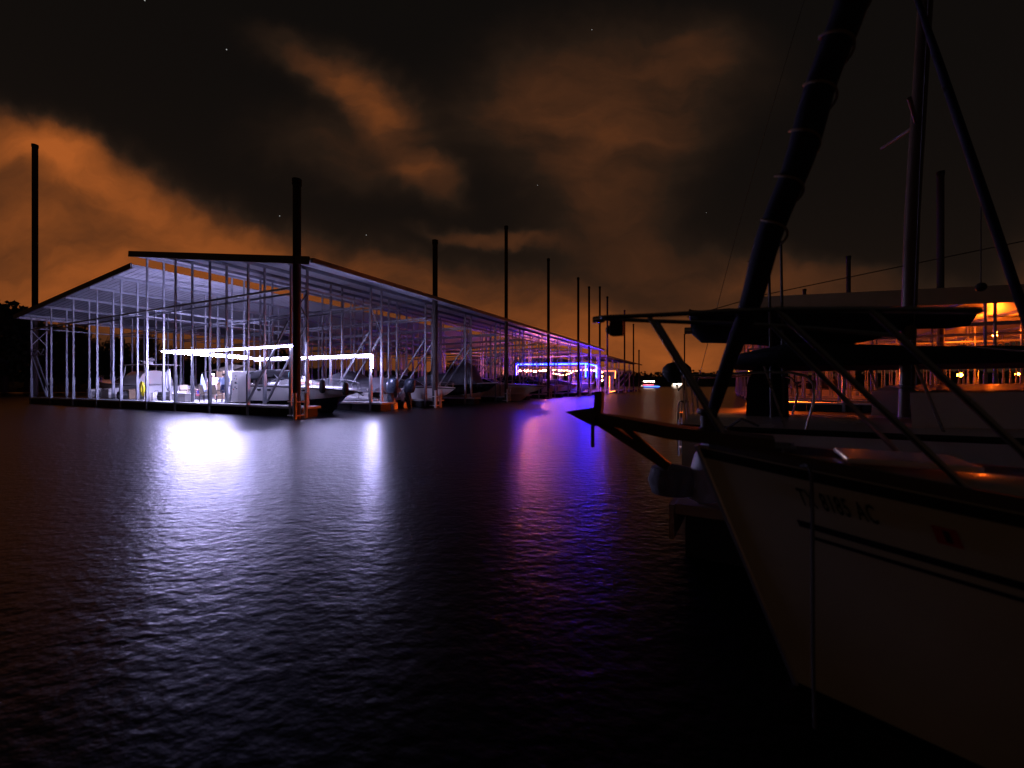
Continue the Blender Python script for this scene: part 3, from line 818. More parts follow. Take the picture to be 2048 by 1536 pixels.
runabout('motor_boat', 'dark hulled motor boat with pale deck and a tall draped camouflage cover', 9.5, 17.3, 10.0, 2.9, 'black', 'cream', 1.35, 1.75, ('canvas_grey', [(0.1, 0.5), (0.3, 1.0), (0.55, 1.1), (0.68, 2.0), (0.76, 1.6), (0.83, 0.1)]), False, False, 0.1, 0.5)
runabout('cabin_cruiser', 'large white boat with its bow farthest out over the water, left of the blue lights', 9.0, 22.6, 11.6, 3.0, 'cream', 'cream', 1.55, 1.62, ('canvas', [(0.05, 0.3), (0.2, 0.7), (0.45, 0.5), (0.55, 0.1)]), True, True, 0.25, 0.4)
runabout('motor_boat', 'motor boat with dark striped cover on a lift in front of the orange bulbs', 8.2, 31.6, 8.0, 2.6, 'cream', 'black', 1.5, 1.75, ('canvas_navy', [(0.04, 0.5), (0.2, 1.15), (0.45, 1.1), (0.7, 0.55), (0.92, 0.1)]), False, False, 0.3, 1.0)
runabout('ski_boat', 'ski boat with raised black tower cover below the middle of the blue strip', 8.0, 36.6, 7.4, 2.5, 'white', 'black', 1.3, 1.6, ('canvas', [(0.04, 0.5), (0.25, 1.3), (0.5, 1.2), (0.62, 0.2)]), False, False, 0.2, 0.4)
runabout('motor_boat', 'small motor boat with pale cover lit violet by the blue strip', 7.6, 41.8, 7.2, 2.5, 'white', 'navy', 1.35, 1.7, ('canvas_grey', [(0.04, 0.4), (0.25, 0.9), (0.6, 0.8), (0.9, 0.1)]), False, False, 0.2, 0.45)
runabout('cabin_cruiser', 'white cruiser moored inside the blue lit end slip', 8.8, 47.3, 9.0, 2.9, 'white', 'cream', 1.5, 1.9, None, True, True, 0.2, 0.5)
# left hand slips: bows towards the far side
def leftboat(name, label, s_stern, t, L, B, top, bottom, **kw):
    b, S = runabout(name, label, s_stern, t, L, B, top, bottom, **kw)
    b.rotation_euler = (0, 0, ANG + math.pi)
    return b, S
b, S = leftboat('cabin_cruiser', 'big dark cruiser with a round radar dome in the left slips', 20.5, 4.0, 12.0, 3.4, 'white', 'black', free=1.45, bowz=2.1, cover=None, tall=0.35)
k = MB(); k.ball((4.0, -0.3, 3.55), 0.27, 12, (1, 1, 0.6)); k.lathe([(0.06, 3.1), (0.06, 3.45)], 8, (4.0, -0.3, 0)); k.build('radar_dome', 'white', b, True)
k = MB(); k.bar((4.3, -0.5, 3.42), (4.3, 0.5, 3.42), 0.05, 0.05); k.bar((2.0, 0.4, 3.2), (2.0, 1.0, 3.2), 0.14, 0.2); k.build('antenna', 'white', b)
leftboat('motor_boat', 'low motor boat behind the dark cruiser in the left slips', 17.5, 8.0, 9.0, 2.8, 'navy', 'black', cover=('canvas', [(0.05, 0.6), (0.3, 1.1), (0.55, 0.9), (0.7, 0.1)]), ws=False, rail=False)
leftboat('cabin_cruiser', 'dim white cruiser deep in the left slips behind the patio', 17.5, 13.0, 10.0, 3.1, 'white', 'black', cover=('canvas', [(0.05, 0.9), (0.3, 1.4), (0.5, 1.0), (0.6, 0.1)]), rail=False)
leftboat('motor_boat', 'covered boat far back between the left posts', 17.5, 22.0, 9.0, 2.9, 'cream', 'black', cover=('canvas_navy', [(0.05, 0.6), (0.3, 1.1), (0.55, 0.9), (0.7, 0.1)]), ws=False, rail=False)
leftboat('motor_boat', 'white boat far back under the shelter left of the slanted braces', 17.5, 32.0, 10.0, 3.0, 'white', 'black', cover=('canvas_navy', [(0.05, 0.6), (0.3, 1.1), (0.55, 0.9), (0.7, 0.1)]), rail=False)
# pontoon with a tan canopy behind the patio
b = boat_root('pontoon_boat', 'pontoon boat with a peaked tan canopy and tan bow cover behind the patio', 16.8, 7.4, False)
for y in (-1.05, 1.05):
    k = MB(); k.tube([(0, y, 0.2), (6.6, y, 0.2), (7.3, y, 0.45)], [0.3, 0.3, 0.06], 12); k.build('pontoon', 'alu', b, True)
k = MB(); k.box(0, 7.0, -1.25, 1.25, 0.52, 0.62); k.build('deck', 'cream', b)
k = MB()
for y in (-1.22, 1.22): k.box(0.3, 6.6, y - 0.02, y + 0.02, 0.64, 1.3)
k.build('side_panel', 'cream', b)
k = MB(); k.loft([[(0.2, -1.35, 2.55), (0.2, 0, 3.05), (0.2, 1.35, 2.55)], [(2.0, -1.4, 2.6), (2.0, 0, 3.2), (2.0, 1.4, 2.6)], [(4.2, -1.3, 2.45), (4.2, 0, 2.85), (4.2, 1.3, 2.45)]]); k.build('canopy', 'canvas_tan', b)
for x in (0.4, 2.0, 4.0):
    for y in (-1.25, 1.25):
        k = MB(); k.tube([(x, y, 0.62), (x, y, 2.6)], 0.025, 6); k.build('canopy_pole', 'chrome_dull', b)
k = MB(); arch(k, [(4.3, 1.2, 0.9, 0.5), (5.2, 1.2, 0.9, 0.85), (6.5, 1.1, 0.9, 0.2)]); k.build('canvas_cover', 'canvas_tan', b, True)

# ------------------------------------------------------------------ things on the patio deck
def on_deck(px, t):
    """(s, t) of the deck spot seen in direction px on the line t"""
    r = (px - 1024) / F
    return ((CX + 0.4485 * t) - r * (CY + 0.894 * t)) / (0.894 + 0.4485 * r), t
def deck_thing(name, label, cat, px, t, rz=0.0, group=None, z=0.50):
    s, t = on_deck(px, t)
    return thing(name, label, cat, P(s, t, z), ANG + rz, group)

# hose coils
r = deck_thing('garden_hose', 'yellow hose coiled on a column hook', 'hose', 283, 0.72)
k = MB(); rnd = random.Random(3); pts = []
for i in range(7 * 16):
    a = 2 * math.pi * i / 16; rr = 0.26 + 0.03 * math.sin(i * 0.7); e = 1.75 + 0.06 * (i // 16)
    pts.append((rr * math.sin(a) * 0.75, 0.012 * (i // 16) + 0.01 * math.cos(a * 3), 0.85 + 0.36 * math.cos(a) * e / 1.75 - 0.02 * (i // 16)))
pts += [(0.2, 0.1, 0.5), (0.35, 0.12, 0.3), (0.55, 0.05, 0.25), (0.6, 0.0, 0.6)]
k.tube(smooth_path(pts, 2), 0.035, 6); k.build('coil', 'yellow', r, True)
k = MB(); k.bar((0, 0.12, 1.2), (0, -0.03, 1.26), 0.05); k.build('hook', 'steel', r)
r = deck_thing('garden_hose', 'grey hose looped high over a post beside the patio', 'hose', 335, 0.8)
k = MB(); pts = []
for i in range(5 * 16):
    a = 2 * math.pi * i / 16
    pts.append((0.22 * math.sin(a), 0.012 * (i // 16), 1.3 + (0.55 + 0.03 * (i // 16)) * math.cos(a)))
k.tube(smooth_path(pts, 2), 0.03, 6); k.build('coil', 'hose', r, True)
k = MB(); k.tube([(0, 0.1, 0), (0, 0.1, 2.0)], 0.04, 8); k.build('post', 'steel_dark', r)
def chair(label, px, t, rz):
    r = deck_thing('patio_chair', label, 'chair', px, t, rz, 'patio chairs round the table')
    k = MB(); k.add([(-0.26, -0.25, 0.42), (0.26, -0.25, 0.44), (0.26, 0.25, 0.44), (-0.26, 0.25, 0.42)], [(0, 1, 2, 3)]); k.add([(-0.26, -0.25, 0.40), (0.26, -0.25, 0.42), (0.26, 0.25, 0.42), (-0.26, 0.25, 0.40)], [(3, 2, 1, 0)]); k.build('seat', 'sling', r)
    k = MB(); k.box(-0.285, -0.265, -0.25, 0.25, 0.45, 1.0); k.v = [(v[0] - 0.22 * (v[2] - 0.45), v[1], v[2]) for v in k.v]; k.build('backrest', 'sling', r)
    for x, y in ((-0.3, -0.29), (-0.3, 0.29), (0.3, -0.29), (0.3, 0.29)):
        k = MB(); k.tube([(x * 1.1, y, 0), (x, y, 0.43)] + ([(x - 0.13, y, 1.03)] if x < 0 else [(x, y, 0.66)]), 0.022, 6); k.build('leg', 'steel_dark', r, True)
    for y in (-0.29, 0.29):
        k = MB(); k.tube([(-0.36, y, 0.66), (0.32, y, 0.66)], 0.025, 6); k.build('arm', 'steel_dark', r)
    return r
chair('tan sling patio chair left of the flag covered table', 376, 2.6, 0.2)
chair('tan sling patio chair with its back to the water, left of the pair', 416, 1.45, 1.5)
chair('tan sling patio chair with its back to the water, right of the pair', 439, 1.45, 1.6)
chair('tan sling patio chair half hidden behind the flag covered table', 404, 3.9, -1.4)
r = deck_thing('patio_chair', 'grey chair standing alone beside the white fridge', 'chair', 464, 1.7, math.pi)
k = MB(); k.box(-0.25, 0.25, -0.24, 0.24, 0.40, 0.45); k.build('seat', 'hose', r, bevel=0.01)
k = MB(); k.box(-0.28, -0.25, -0.24, 0.24, 0.45, 0.98); k.build('backrest', 'hose', r, bevel=0.01)
for x, y in ((-0.23, -0.22), (-0.23, 0.22), (0.23, -0.22), (0.23, 0.22)):
    k = MB(); k.tube([(x, y, 0), (x * 0.95, y, 0.4)], 0.02, 6); k.build('leg', 'hose', r)
r = deck_thing('patio_table', 'patio table on the lit deck among tan chairs', 'table', 402, 2.5)
k = MB(); k.lathe([(0.70, 0.70), (0.72, 0.715), (0.70, 0.73)], 24); k.build('tabletop', 'wood', r, True)
for a in (0.8, 2.37, 3.94, 5.5):
    k = MB(); k.tube([(0.5 * math.cos(a), 0.5 * math.sin(a), 0), (0.42 * math.cos(a), 0.42 * math.sin(a), 0.70)], 0.025, 6); k.build('leg', 'steel_dark', r)
r = deck_thing('beach_towel', 'red, white and blue towel hanging off the front of the patio table', 'towel', 395, 1.74)
k = MB(); k.box(-0.1, 0.32, -0.02, 0.0, 0.30, 0.72); k.build('striped_field', 'capm', r)
for i in range(3):
    k = MB(); k.box(-0.1, 0.32, -0.03, -0.02, 0.34 + 0.14 * i, 0.41 + 0.14 * i); k.build('stripe', 'red', r)
k = MB(); k.box(0.02, 0.2, -0.04, -0.02, 0.45, 0.66); k.build('blue_field', 'flagblue', r)
r = deck_thing('folded_umbrella', 'pale folded umbrella leaning beside the patio table', 'umbrella', 408, 3.3)
k = MB(); k.tube([(0, 0, 0), (-0.28, 0, 1.75)], 0.02, 6); k.build('pole', 'alu', r)
k = MB(); k.tube([(-0.07, 0, 0.55), (-0.12, 0, 0.9), (-0.2, 0, 1.35), (-0.27, 0, 1.7)], [0.20, 0.17, 0.11, 0.03], 9); k.build('cloth', 'blueshirt', r, True)
r = deck_thing('cooler', 'long off white cooler box on the deck edge left of the chairs', 'cooler', 369, 0.75, 0.05)
k = MB(); k.box(-0.55, 0.55, -0.27, 0.27, 0, 0.42); k.build('body', 'plastic', r, bevel=0.03)
k = MB(); k.box(-0.57, 0.57, -0.29, 0.29, 0.425, 0.52); k.build('lid', 'plastic', r, bevel=0.03)
k = MB(); k.tube([(-0.57, -0.1, 0.3), (-0.62, -0.1, 0.24), (-0.62, 0.1, 0.24), (-0.57, 0.1, 0.3)], 0.015, 6); k.build('handle', 'rubber', r)
r = deck_thing('bucket', 'white bucket with domed lid standing behind the cooler', 'bucket', 352, 1.8)
k = MB(); k.lathe([(0.20, 0), (0.24, 0.4), (0.25, 0.42)], 16); k.build('pail', 'plastic', r, True)
k = MB(); k.lathe([(0.26, 0.42), (0.24, 0.5), (0.15, 0.58), (0.02, 0.6)], 16); k.build('lid', 'plastic', r, True)
r = deck_thing('bucket', 'white round tub between the yellow and the grey hose', 'bucket', 313, 1.6)
k = MB(); k.lathe([(0.25, 0), (0.32, 0.15), (0.33, 0.35), (0.28, 0.48), (0.1, 0.52)], 16); k.build('tub', 'plastic', r, True)
k = MB(); k.tube([(-0.33, 0, 0.36), (-0.2, 0, 0.62), (0.2, 0, 0.62), (0.33, 0, 0.36)], 0.012, 6); k.build('handle', 'steel_dark', r)
r = deck_thing('step_stool', 'small white plastic step stool right of the yellow hose', 'stool', 298, 0.6)
k = MB(); k.box(-0.2, 0.2, -0.16, 0.16, 0.52, 0.56); k.build('step', 'plastic', r, bevel=0.01)
for x, y in ((-0.18, -0.14), (0.18, -0.14), (-0.18, 0.14), (0.18, 0.14)):
    k = MB(); k.bar((x * 1.15, y * 1.15, 0), (x, y, 0.52), 0.05); k.build('leg', 'plastic', r)
# fridge with stickers
r = deck_thing('fridge', 'tall white fridge covered with stickers beside the cruiser\'s stern', 'fridge', 484, 1.35, 0.05)
k = MB(); k.box(-0.27, 0.27, -0.34, 0.2, 0.04, 1.75); k.build('cabinet', 'plastic', r, bevel=0.02)
k = MB(); k.box(-0.27, 0.27, -0.40, -0.345, 0.60, 1.74); dr = k.build('door', 'plastic', r, bevel=0.015)
k = MB(); k.box(-0.245, -0.21, -0.45, -0.42, 0.8, 1.25); k.box(-0.245, -0.21, -0.43, -0.395, 0.8, 0.84); k.box(-0.245, -0.21, -0.43, -0.395, 1.21, 1.25); k.build('handle', 'steel', dr)
k = MB(); k.box(-0.27, 0.27, -0.40, -0.345, 0.08, 0.585); k.build('drawer', 'plastic', r, bevel=0.015)
rnd = random.Random(9)
for i, (x, z, w, h, mt) in enumerate(((0.08, 1.50, 0.13, 0.10, 'hose'), (-0.03, 1.36, 0.09, 0.05, 'flagblue'), (0.15, 1.33, 0.07, 0.09, 'sling'), (0.07, 1.12, 0.17, 0.12, 'motor'), (0.2, 1.08, 0.06, 0.06, 'teal'), (0.02, 0.88, 0.10, 0.07, 'shorts'), (0.15, 0.80, 0.12, 0.05, 'decal'), (-0.10, 0.76, 0.06, 0.08, 'red'))):
    k = MB(); k.box(x - w / 2, x + w / 2, -0.404, -0.400, z - h / 2, z + h / 2); k.build('sticker', mt, dr)
r = deck_thing('cabinet', 'white storage cabinet behind the person in blue', 'cabinet', 470, 3.4)
k = MB(); k.box(-0.5, 0.5, -0.3, 0.3, 0, 1.9); k.build('body', 'plastic', r, bevel=0.02)
for x in (-0.25, 0.25):
    k = MB(); k.box(x - 0.235, x + 0.235, -0.33, -0.302, 0.08, 1.84); d = k.build('door', 'plastic', r, bevel=0.01)
    k = MB(); k.box(x + (0.16 if x < 0 else -0.19), x + (0.19 if x < 0 else -0.16), -0.36, -0.331, 0.9, 1.1); k.build('handle', 'steel', d)
r = deck_thing('door_board', 'tan wooden board standing upright behind the people', 'board', 441, 4.4)
k = MB(); k.box(-0.4, 0.4, -0.03, 0.03, 0, 1.95); k.build('panel', 'wood', r, bevel=0.01)
k = MB(); k.box(-0.44, -0.40, -0.04, 0.04, 0, 2.0); k.box(0.40, 0.44, -0.04, 0.04, 0, 2.0); k.build('frame', 'wood', r)
# storage at the left
for px, t, lab, w, h, mt in ((188, 1.4, 'white dock box left of the wide one near the dark cruiser', 0.35, 0.75, 'plastic'), (220, 1.6, 'wide white dock box with a raised lid, left of the yellow hose', 0.6, 0.8, 'plastic'), (262, 1.7, 'brown dock box right beside the yellow hose', 0.5, 0.75, 'wood')):
    r = deck_thing('dock_box', lab, 'dock box', px, t, group='dock boxes on the walkway')
    k = MB(); k.box(-w, w, -0.3, 0.3, 0, h * 0.8); k.build('body', mt, r, bevel=0.03)
    k = MB(); k.loft([[(-w - 0.02, -0.33, h * 0.81), (w + 0.02, -0.33, h * 0.81), (w + 0.02, -0.33, h * 0.86), (-w - 0.02, -0.33, h * 0.86)], [(-w - 0.02, 0.33, h * 0.81), (w + 0.02, 0.33, h * 0.81), (w + 0.02, 0.33, h), (-w - 0.02, 0.33, h)]], True, True); k.build('lid', mt, r)
    k = MB(); k.box(-0.05, 0.05, -0.36, -0.31, h * 0.74, h * 0.83); k.build('latch', 'steel', r)
for px, t, lab in ((246, 1.2, 'dark round tyre like drum left of the brown dock box'), (327, 1.3, 'dark hose pot at the foot of the grey hose')):
    r = deck_thing('drum', lab, 'drum', px, t)
    k = MB(); k.lathe([(0.25, 0), (0.32, 0.08), (0.34, 0.3), (0.3, 0.5), (0.24, 0.55)], 16); k.build('body', 'rubber', r, True)
    k = MB(); k.lathe([(0.33, 0.27), (0.355, 0.3), (0.33, 0.33)], 16); k.build('band', 'steel_dark', r, True)

# people
def person(label, px, t, rz, shirt, bottom, pose, capped):
    r = deck_thing('person', label, 'person', px, t, rz, 'people on the patio deck')
    J = pose
    names = list(J)
    idx = {n: i for i, n in enumerate(names)}
    edges = [('pelvis', 'waist'), ('waist', 'chest'), ('chest', 'neck'), ('neck', 'head'), ('head', 'crown')]
    for s in 'lr':
        edges += [('pelvis', 'hip' + s), ('hip' + s, 'knee' + s), ('knee' + s, 'ankle' + s), ('ankle' + s, 'toe' + s),
                  ('chest', 'sh' + s), ('sh' + s, 'elbow' + s), ('elbow' + s, 'wrist' + s), ('wrist' + s, 'palm' + s)]
        for f in range(5): edges.append(('palm' + s, 'f%d%s' % (f, s)))
    rad = dict(pelvis=(0.15, 0.12), waist=(0.14, 0.105), chest=(0.17, 0.115), neck=(0.06, 0.06), head=(0.085, 0.095), crown=(0.07, 0.08))
    def rr(n):
        if n in rad: return rad[n]
        b = n[:-1]
        return {'hip': (0.095, 0.095), 'knee': (0.062, 0.062), 'ankle': (0.042, 0.042), 'toe': (0.035, 0.03), 'sh': (0.065, 0.06), 'elbow': (0.045, 0.045), 'wrist': (0.03, 0.03), 'palm': (0.038, 0.02)}.get(b, (0.010, 0.010))
    me = bpy.data.meshes.new('body')
    me.from_pydata([J[n] for n in names], [(idx[a], idx[b]) for a, b in edges], [])
    o = bpy.data.objects.new('body', me); C.objects.link(o); o.parent = r
    sk = o.modifiers.new('skin', 'SKIN'); sk.use_smooth_shade = True
    if not me.skin_vertices: 
        bm = bmesh.new(); bm.from_mesh(me); bm.verts.layers.skin.verify(); bm.to_mesh(me); bm.free()
    for n in names:
        v = me.skin_vertices[0].data[idx[n]]; v.radius = rr(n); v.use_root = n == 'pelvis'
    ss = o.modifiers.new('sub', 'SUBSURF'); ss.levels = 1; ss.render_levels = 1
    me.materials.append(M['skin'])
    def V(n): return Vector(J[n])
    def ring(c, d, a, b, n=12):
        d = d.normalized(); x = Vector((0, 1, 0)); x = (x - d * x.dot(d)).normalized(); y = d.cross(x)
        return [c + x * (a * math.cos(2 * math.pi * i / n)) + y * (b * math.sin(2 * math.pi * i / n)) for i in range(n)]
    # shirt
    k = MB(); ax = V('neck') - V('pelvis')
    k.loft([ring(V('pelvis').lerp(V('waist'), f0), ax, a, b_) for f0, a, b_ in ((0.1, 0.205, 0.16), (0.6, 0.195, 0.15))] + [ring(V('waist').lerp(V('chest'), 0.4), ax, 0.205, 0.15), ring(V('chest'), ax, 0.225, 0.15), ring(V('chest').lerp(V('neck'), 0.55), ax, 0.19, 0.12), ring(V('chest').lerp(V('neck'), 0.85), ax, 0.085, 0.08)], True, False)
    for s in 'lr':
        d = V('elbow' + s) - V('sh' + s); c = V('sh' + s)
        k.tube([c + (V('chest') - c) * 0.25, c, c + d * 0.45, c + d * 0.72], [0.085, 0.095, 0.083, 0.078], 10)
    k.build('shirt', shirt, r, True)
    k = MB()
    k.loft([ring(V('pelvis') + Vector((0, 0, z)), Vector((0, 0, 1)), a, b_) for z, a, b_ in ((-0.08, 0.19, 0.15), (0.02, 0.198, 0.155), (0.1, 0.19, 0.15))], True, True)
    for s in 'lr':
        d = V('knee' + s) - V('hip' + s); c = V('hip' + s)
        k.tube([c, c + d * 0.4, c + d * 0.85], [0.115, 0.115, 0.11], 10)
    k.build('shorts', bottom, r, True)
    hc = V('head'); up = (V('crown') - V('head')).normalized()
    k = MB(); k.ball(tuple(hc + up * 0.05 + Vector((-0.02, 0, 0))), 0.115, 12, (1.02, 0.9, 0.95)); k.build('hair' if not capped else 'cap', 'hair' if not capped else 'capm', r, True)
    k = MB(); fx = hc + Vector((0.085, 0, 0.0))
    k.ball(tuple(fx + Vector((0.012, 0, -0.015))), 0.018, 6); k.build('nose', 'skin', r, True)
    for y in (-0.035, 0.035):
        k = MB(); k.ball(tuple(fx + Vector((-0.003, y, 0.02))), 0.012, 6); k.build('eye', 'hair', r, True)
    for s in 'lr':
        k = MB(); c = V('ankle' + s); d = V('toe' + s) - c; d.z = 0
        k.ball(tuple(c + d * 0.5 + Vector((0, 0, -0.045))), 0.06, 8, (2.1, 0.85, 0.75)); k.build('shoe', 'rubber', r, True)
    return r
def hand(J, s, wrist, d, curl=0.03):
    d = Vector(d).normalized(); side = Vector((0, 1 if s == 'l' else -1, 0)); side = (side - d * side.dot(d)).normalized()
    w = Vector(wrist); J['palm' + s] = w + d * 0.08
    for i in range(4):
        J['f%d%s' % (i, s)] = w + d * (0.155 + (0.012, 0.02, 0.014, 0.0)[i]) + side * (0.03 - 0.02 * i)
    J['f4' + s] = w + d * 0.10 + side * 0.065
J = dict(pelvis=(0, 0, 0.93), waist=(0.05, 0, 1.10), chest=(0.16, 0, 1.30), neck=(0.26, 0, 1.47), head=(0.33, 0, 1.57), crown=(0.35, 0, 1.66),
         hipl=(0, 0.10, 0.88), kneel=(0.06, 0.11, 0.48), anklel=(0.0, 0.12, 0.09), toel=(0.15, 0.13, 0.04),
         hipr=(0, -0.10, 0.88), kneer=(0.10, -0.11, 0.49), ankler=(0.12, -0.12, 0.09), toer=(0.27, -0.13, 0.04),
         shl=(0.18, 0.20, 1.38), elbowl=(0.33, 0.25, 1.14), wristl=(0.55, 0.18, 1.10), shr=(0.18, -0.20, 1.38), elbowr=(0.30, -0.25, 1.13), wristr=(0.52, -0.16, 1.08))
hand(J, 'l', J['wristl'], (1, -0.1, 0)); hand(J, 'r', J['wristr'], (1, 0.1, 0))
person('person in a pale blue shirt and navy shorts leaning forward beside the white fridge', 449, 2.0, math.pi * 0.88, 'blueshirt', 'shorts', {k_: tuple(v) for k_, v in J.items()}, False)
J = dict(pelvis=(0, 0, 0.95), waist=(0.01, 0, 1.12), chest=(0.02, 0, 1.33), neck=(0.02, 0, 1.52), head=(0.05, 0, 1.63), crown=(0.05, 0, 1.72),
         hipl=(0, 0.10, 0.90), kneel=(0.04, 0.11, 0.49), anklel=(0.0, 0.12, 0.09), toel=(0.15, 0.15, 0.04),
         hipr=(0, -0.10, 0.90), kneer=(0.02, -0.12, 0.49), ankler=(-0.03, -0.13, 0.09), toer=(0.12, -0.17, 0.04),
         shl=(0.02, 0.20, 1.42), elbowl=(0.06, 0.26, 1.15), wristl=(0.24, 0.18, 1.02), shr=(0.02, -0.20, 1.42), elbowr=(0.0, -0.27, 1.14), wristr=(0.10, -0.26, 0.90))
hand(J, 'l', J['wristl'], (0.8, -0.2, -0.3)); hand(J, 'r', J['wristr'], (0.3, 0, -1))
person('person in a white cap and pale pink shirt standing behind the patio chairs', 426, 3.0, -0.6, 'pinkshirt', 'sling', {k_: tuple(v) for k_, v in J.items()}, True)

# ------------------------------------------------------------------ right hand docks with sodium lamps
RC = Vector((15.0, 25.0, 0)) + Vector((CA, SA, 0)) * 22
RS3 = ((-0.5, 5.55), (9.0, 5.95), (8.7, 5.9), (22.6, 6.45))
dock3 = shelter('boat_shelter', 'tan edged boat shelter on the right with an orange lit ceiling', RC, ANG, RS3, 44, [0, 6, 12, 18, 24, 30, 36, 42], [0.6, 4, 8, 12, 15, 18, 22], (0.2, 22.3), (9.5, 12), False, 4.6, fas='tan', right_brace=False, fh=0.85)
q = pt(1476, 770, 74); p4 = Vector((q.x, q.y, 0)) + Vector((CA, SA, 0)) * 16
dock4 = shelter('boat_shelter', 'small distant tan edged shelter seen under the furled sail', p4, ANG, ((-0.4, 5.9), (8, 6.2), (7.8, 6.1), (16.3, 5.9)), 18, [0, 6, 12, 17], [0.6, 5, 10, 15.6], (0.2, 16), (7, 9), False, 4.0, fas='tan', right_brace=False, fh=0.9)
def dock_lamp(label, loc, mat, r=0.16, hang=1.2, group='sodium lamps under the right hand docks'):
    o = thing('dock_lamp', label, 'lamp', loc, ANG, group)
    k = MB(); k.ball((0, 0, 0), r, 10, (1, 1, 0.8)); k.build('bulb', mat, o, True)
    k = MB(); k.lathe([(r * 0.5, r * 1.3), (r * 0.45, r * 0.85)], 10); k.tube([(0, 0, r * 1.2), (0, 0, hang)], 0.02, 6); k.build('holder', 'steel_dark', o, True)
    return o
def in3(x, t, z): 
    return RC + Vector((x * CA - t * SA, x * SA + t * CA, z))
dock_lamp('starry orange dock lamp, the brightest one low on the right', pt(1920, 750, 44), 'sodium', 0.24)
dock_lamp('orange dock lamp close to the right edge of the photo', pt(2035, 748, 46), 'sodium', 0.18)
dock_lamp('assumed orange dock lamp high under the orange lit ceiling, right of the sail cover', pt(1990, 668, 27), 'sodium_assumed_near', 0.17, 1.0)  # assumed lamp, added here to light the ceiling orange
dock_lamp('small orange dock lamp under the distant tan shelter', pt(1497, 742, 80), 'sodium_far', 0.16, 2.0)
dock_lamp('faint orange dock lamp between the boats left of the white one', pt(1706, 738, 48), 'sodium_far', 0.13)
o = dock_lamp('small white dock lamp among the orange lit posts', pt(1802, 755, 42), 'whitepoint', 0.09)
for px, d, top, lab in ((1881, 27, 343, 'tall dark piling right of the sailboat mast above the tan roof edge'), (1697, 39, 512, 'middle dark piling above the tan roof edge, left of the mast'), (1609, 50, 578, 'shortest looking piling tip above the left part of the tan roof edge'), (1369, 120, 668, 'lone distant piling standing in the channel behind the barbecue')):
    q = pt(px, 770, d); piling(q, CAM_H + (770 - top) / F * d, lab, 0.36, hoop=False)
def rboat(label, x, t, L, top, bottom, cover, rz=0.0, tall=0):
    b, S = runabout('motor_boat', label, 0, 0, L, L * 0.3, top, bottom, cover=cover, ws=True, rail=True, tall=tall)
    b.location = in3(x, t, 0); b.rotation_euler = (0, 0, ANG + math.pi + rz); b['group'] = 'boats in the right hand dock'
rboat('dim white boat in the right hand dock, left of the white lamp', -12.6, 21.0, 8.5, 'cream', 'black', ('canvas', [(0.05, 0.4), (0.2, 1.0), (0.45, 0.7), (0.55, 0.1)]))
rboat('dim boat with dark canvas deep in the right hand dock, beside the brightest lamp', -12.6, 27.0, 8.5, 'white', 'navy', ('canvas_navy', [(0.05, 0.4), (0.2, 1.0), (0.45, 0.7), (0.55, 0.1)]))

# ------------------------------------------------------------------ boats passing far out on the lake
def party_boat(name, label, px, d, L, mats, rz=0.0):
    q = pt(px, 770, d)
    b = thing(name, label, 'boat', (q.x, q.y, 0), rz, 'lit boats far out on the lake')
    k = MB()
    for y in (-1.3, 1.3): k.tube([(-L / 2, y, 0.25), (L / 2 - 0.8, y, 0.25), (L / 2, y, 0.6)], [0.35, 0.35, 0.1], 10)
    k.build('pontoon', 'alu', b, True)
    k = MB(); k.box(-L / 2, L / 2 - 0.3, -1.5, 1.5, 0.62, 0.75); k.build('deck', 'white', b)
    k = MB()
    for y in (-1.48, 1.48): k.box(-L / 2 + 0.2, L / 2 - 0.6, y - 0.02, y + 0.02, 0.76, 1.5)
    k.build('side_panel', 'white', b)
    k = MB(); k.box(-L / 2 + 0.6, L / 2 - 1.6, -1.5, 1.5, 3.3, 3.4); k.build('canopy', 'white', b)
    for x in (-L / 2 + 0.7, L / 2 - 1.8):
        for y in (-1.4, 1.4):
            k = MB(); k.tube([(x, y, 0.75), (x, y, 3.3)], 0.04, 6); k.build('pole', 'alu', b)
    for z, mt, x0, x1, r in mats:
        k = MB(); k.tube([(x0, -1.58, z), (x1, -1.58, z)], r, 6); k.build('lamp', mt, b)
    return b
party_boat('pontoon_boat', 'distant pontoon boat with white, red and blue light strips', 1300, 200, 8.0, ((3.2, 'cabinlight', -3.6, 1.6, 0.16), (1.6, 'redlight', -3.6, 1.2, 0.17), (0.75, 'bluelight', -3.4, 4.2, 0.13)))
party_boat('pontoon_boat', 'distant boat with one bright white cabin light', 1355, 240, 6.0, ((2.0, 'cabinlight', -2.6, 1.6, 0.34), (2.9, 'cabinlight', 2.2, 2.5, 0.12)))

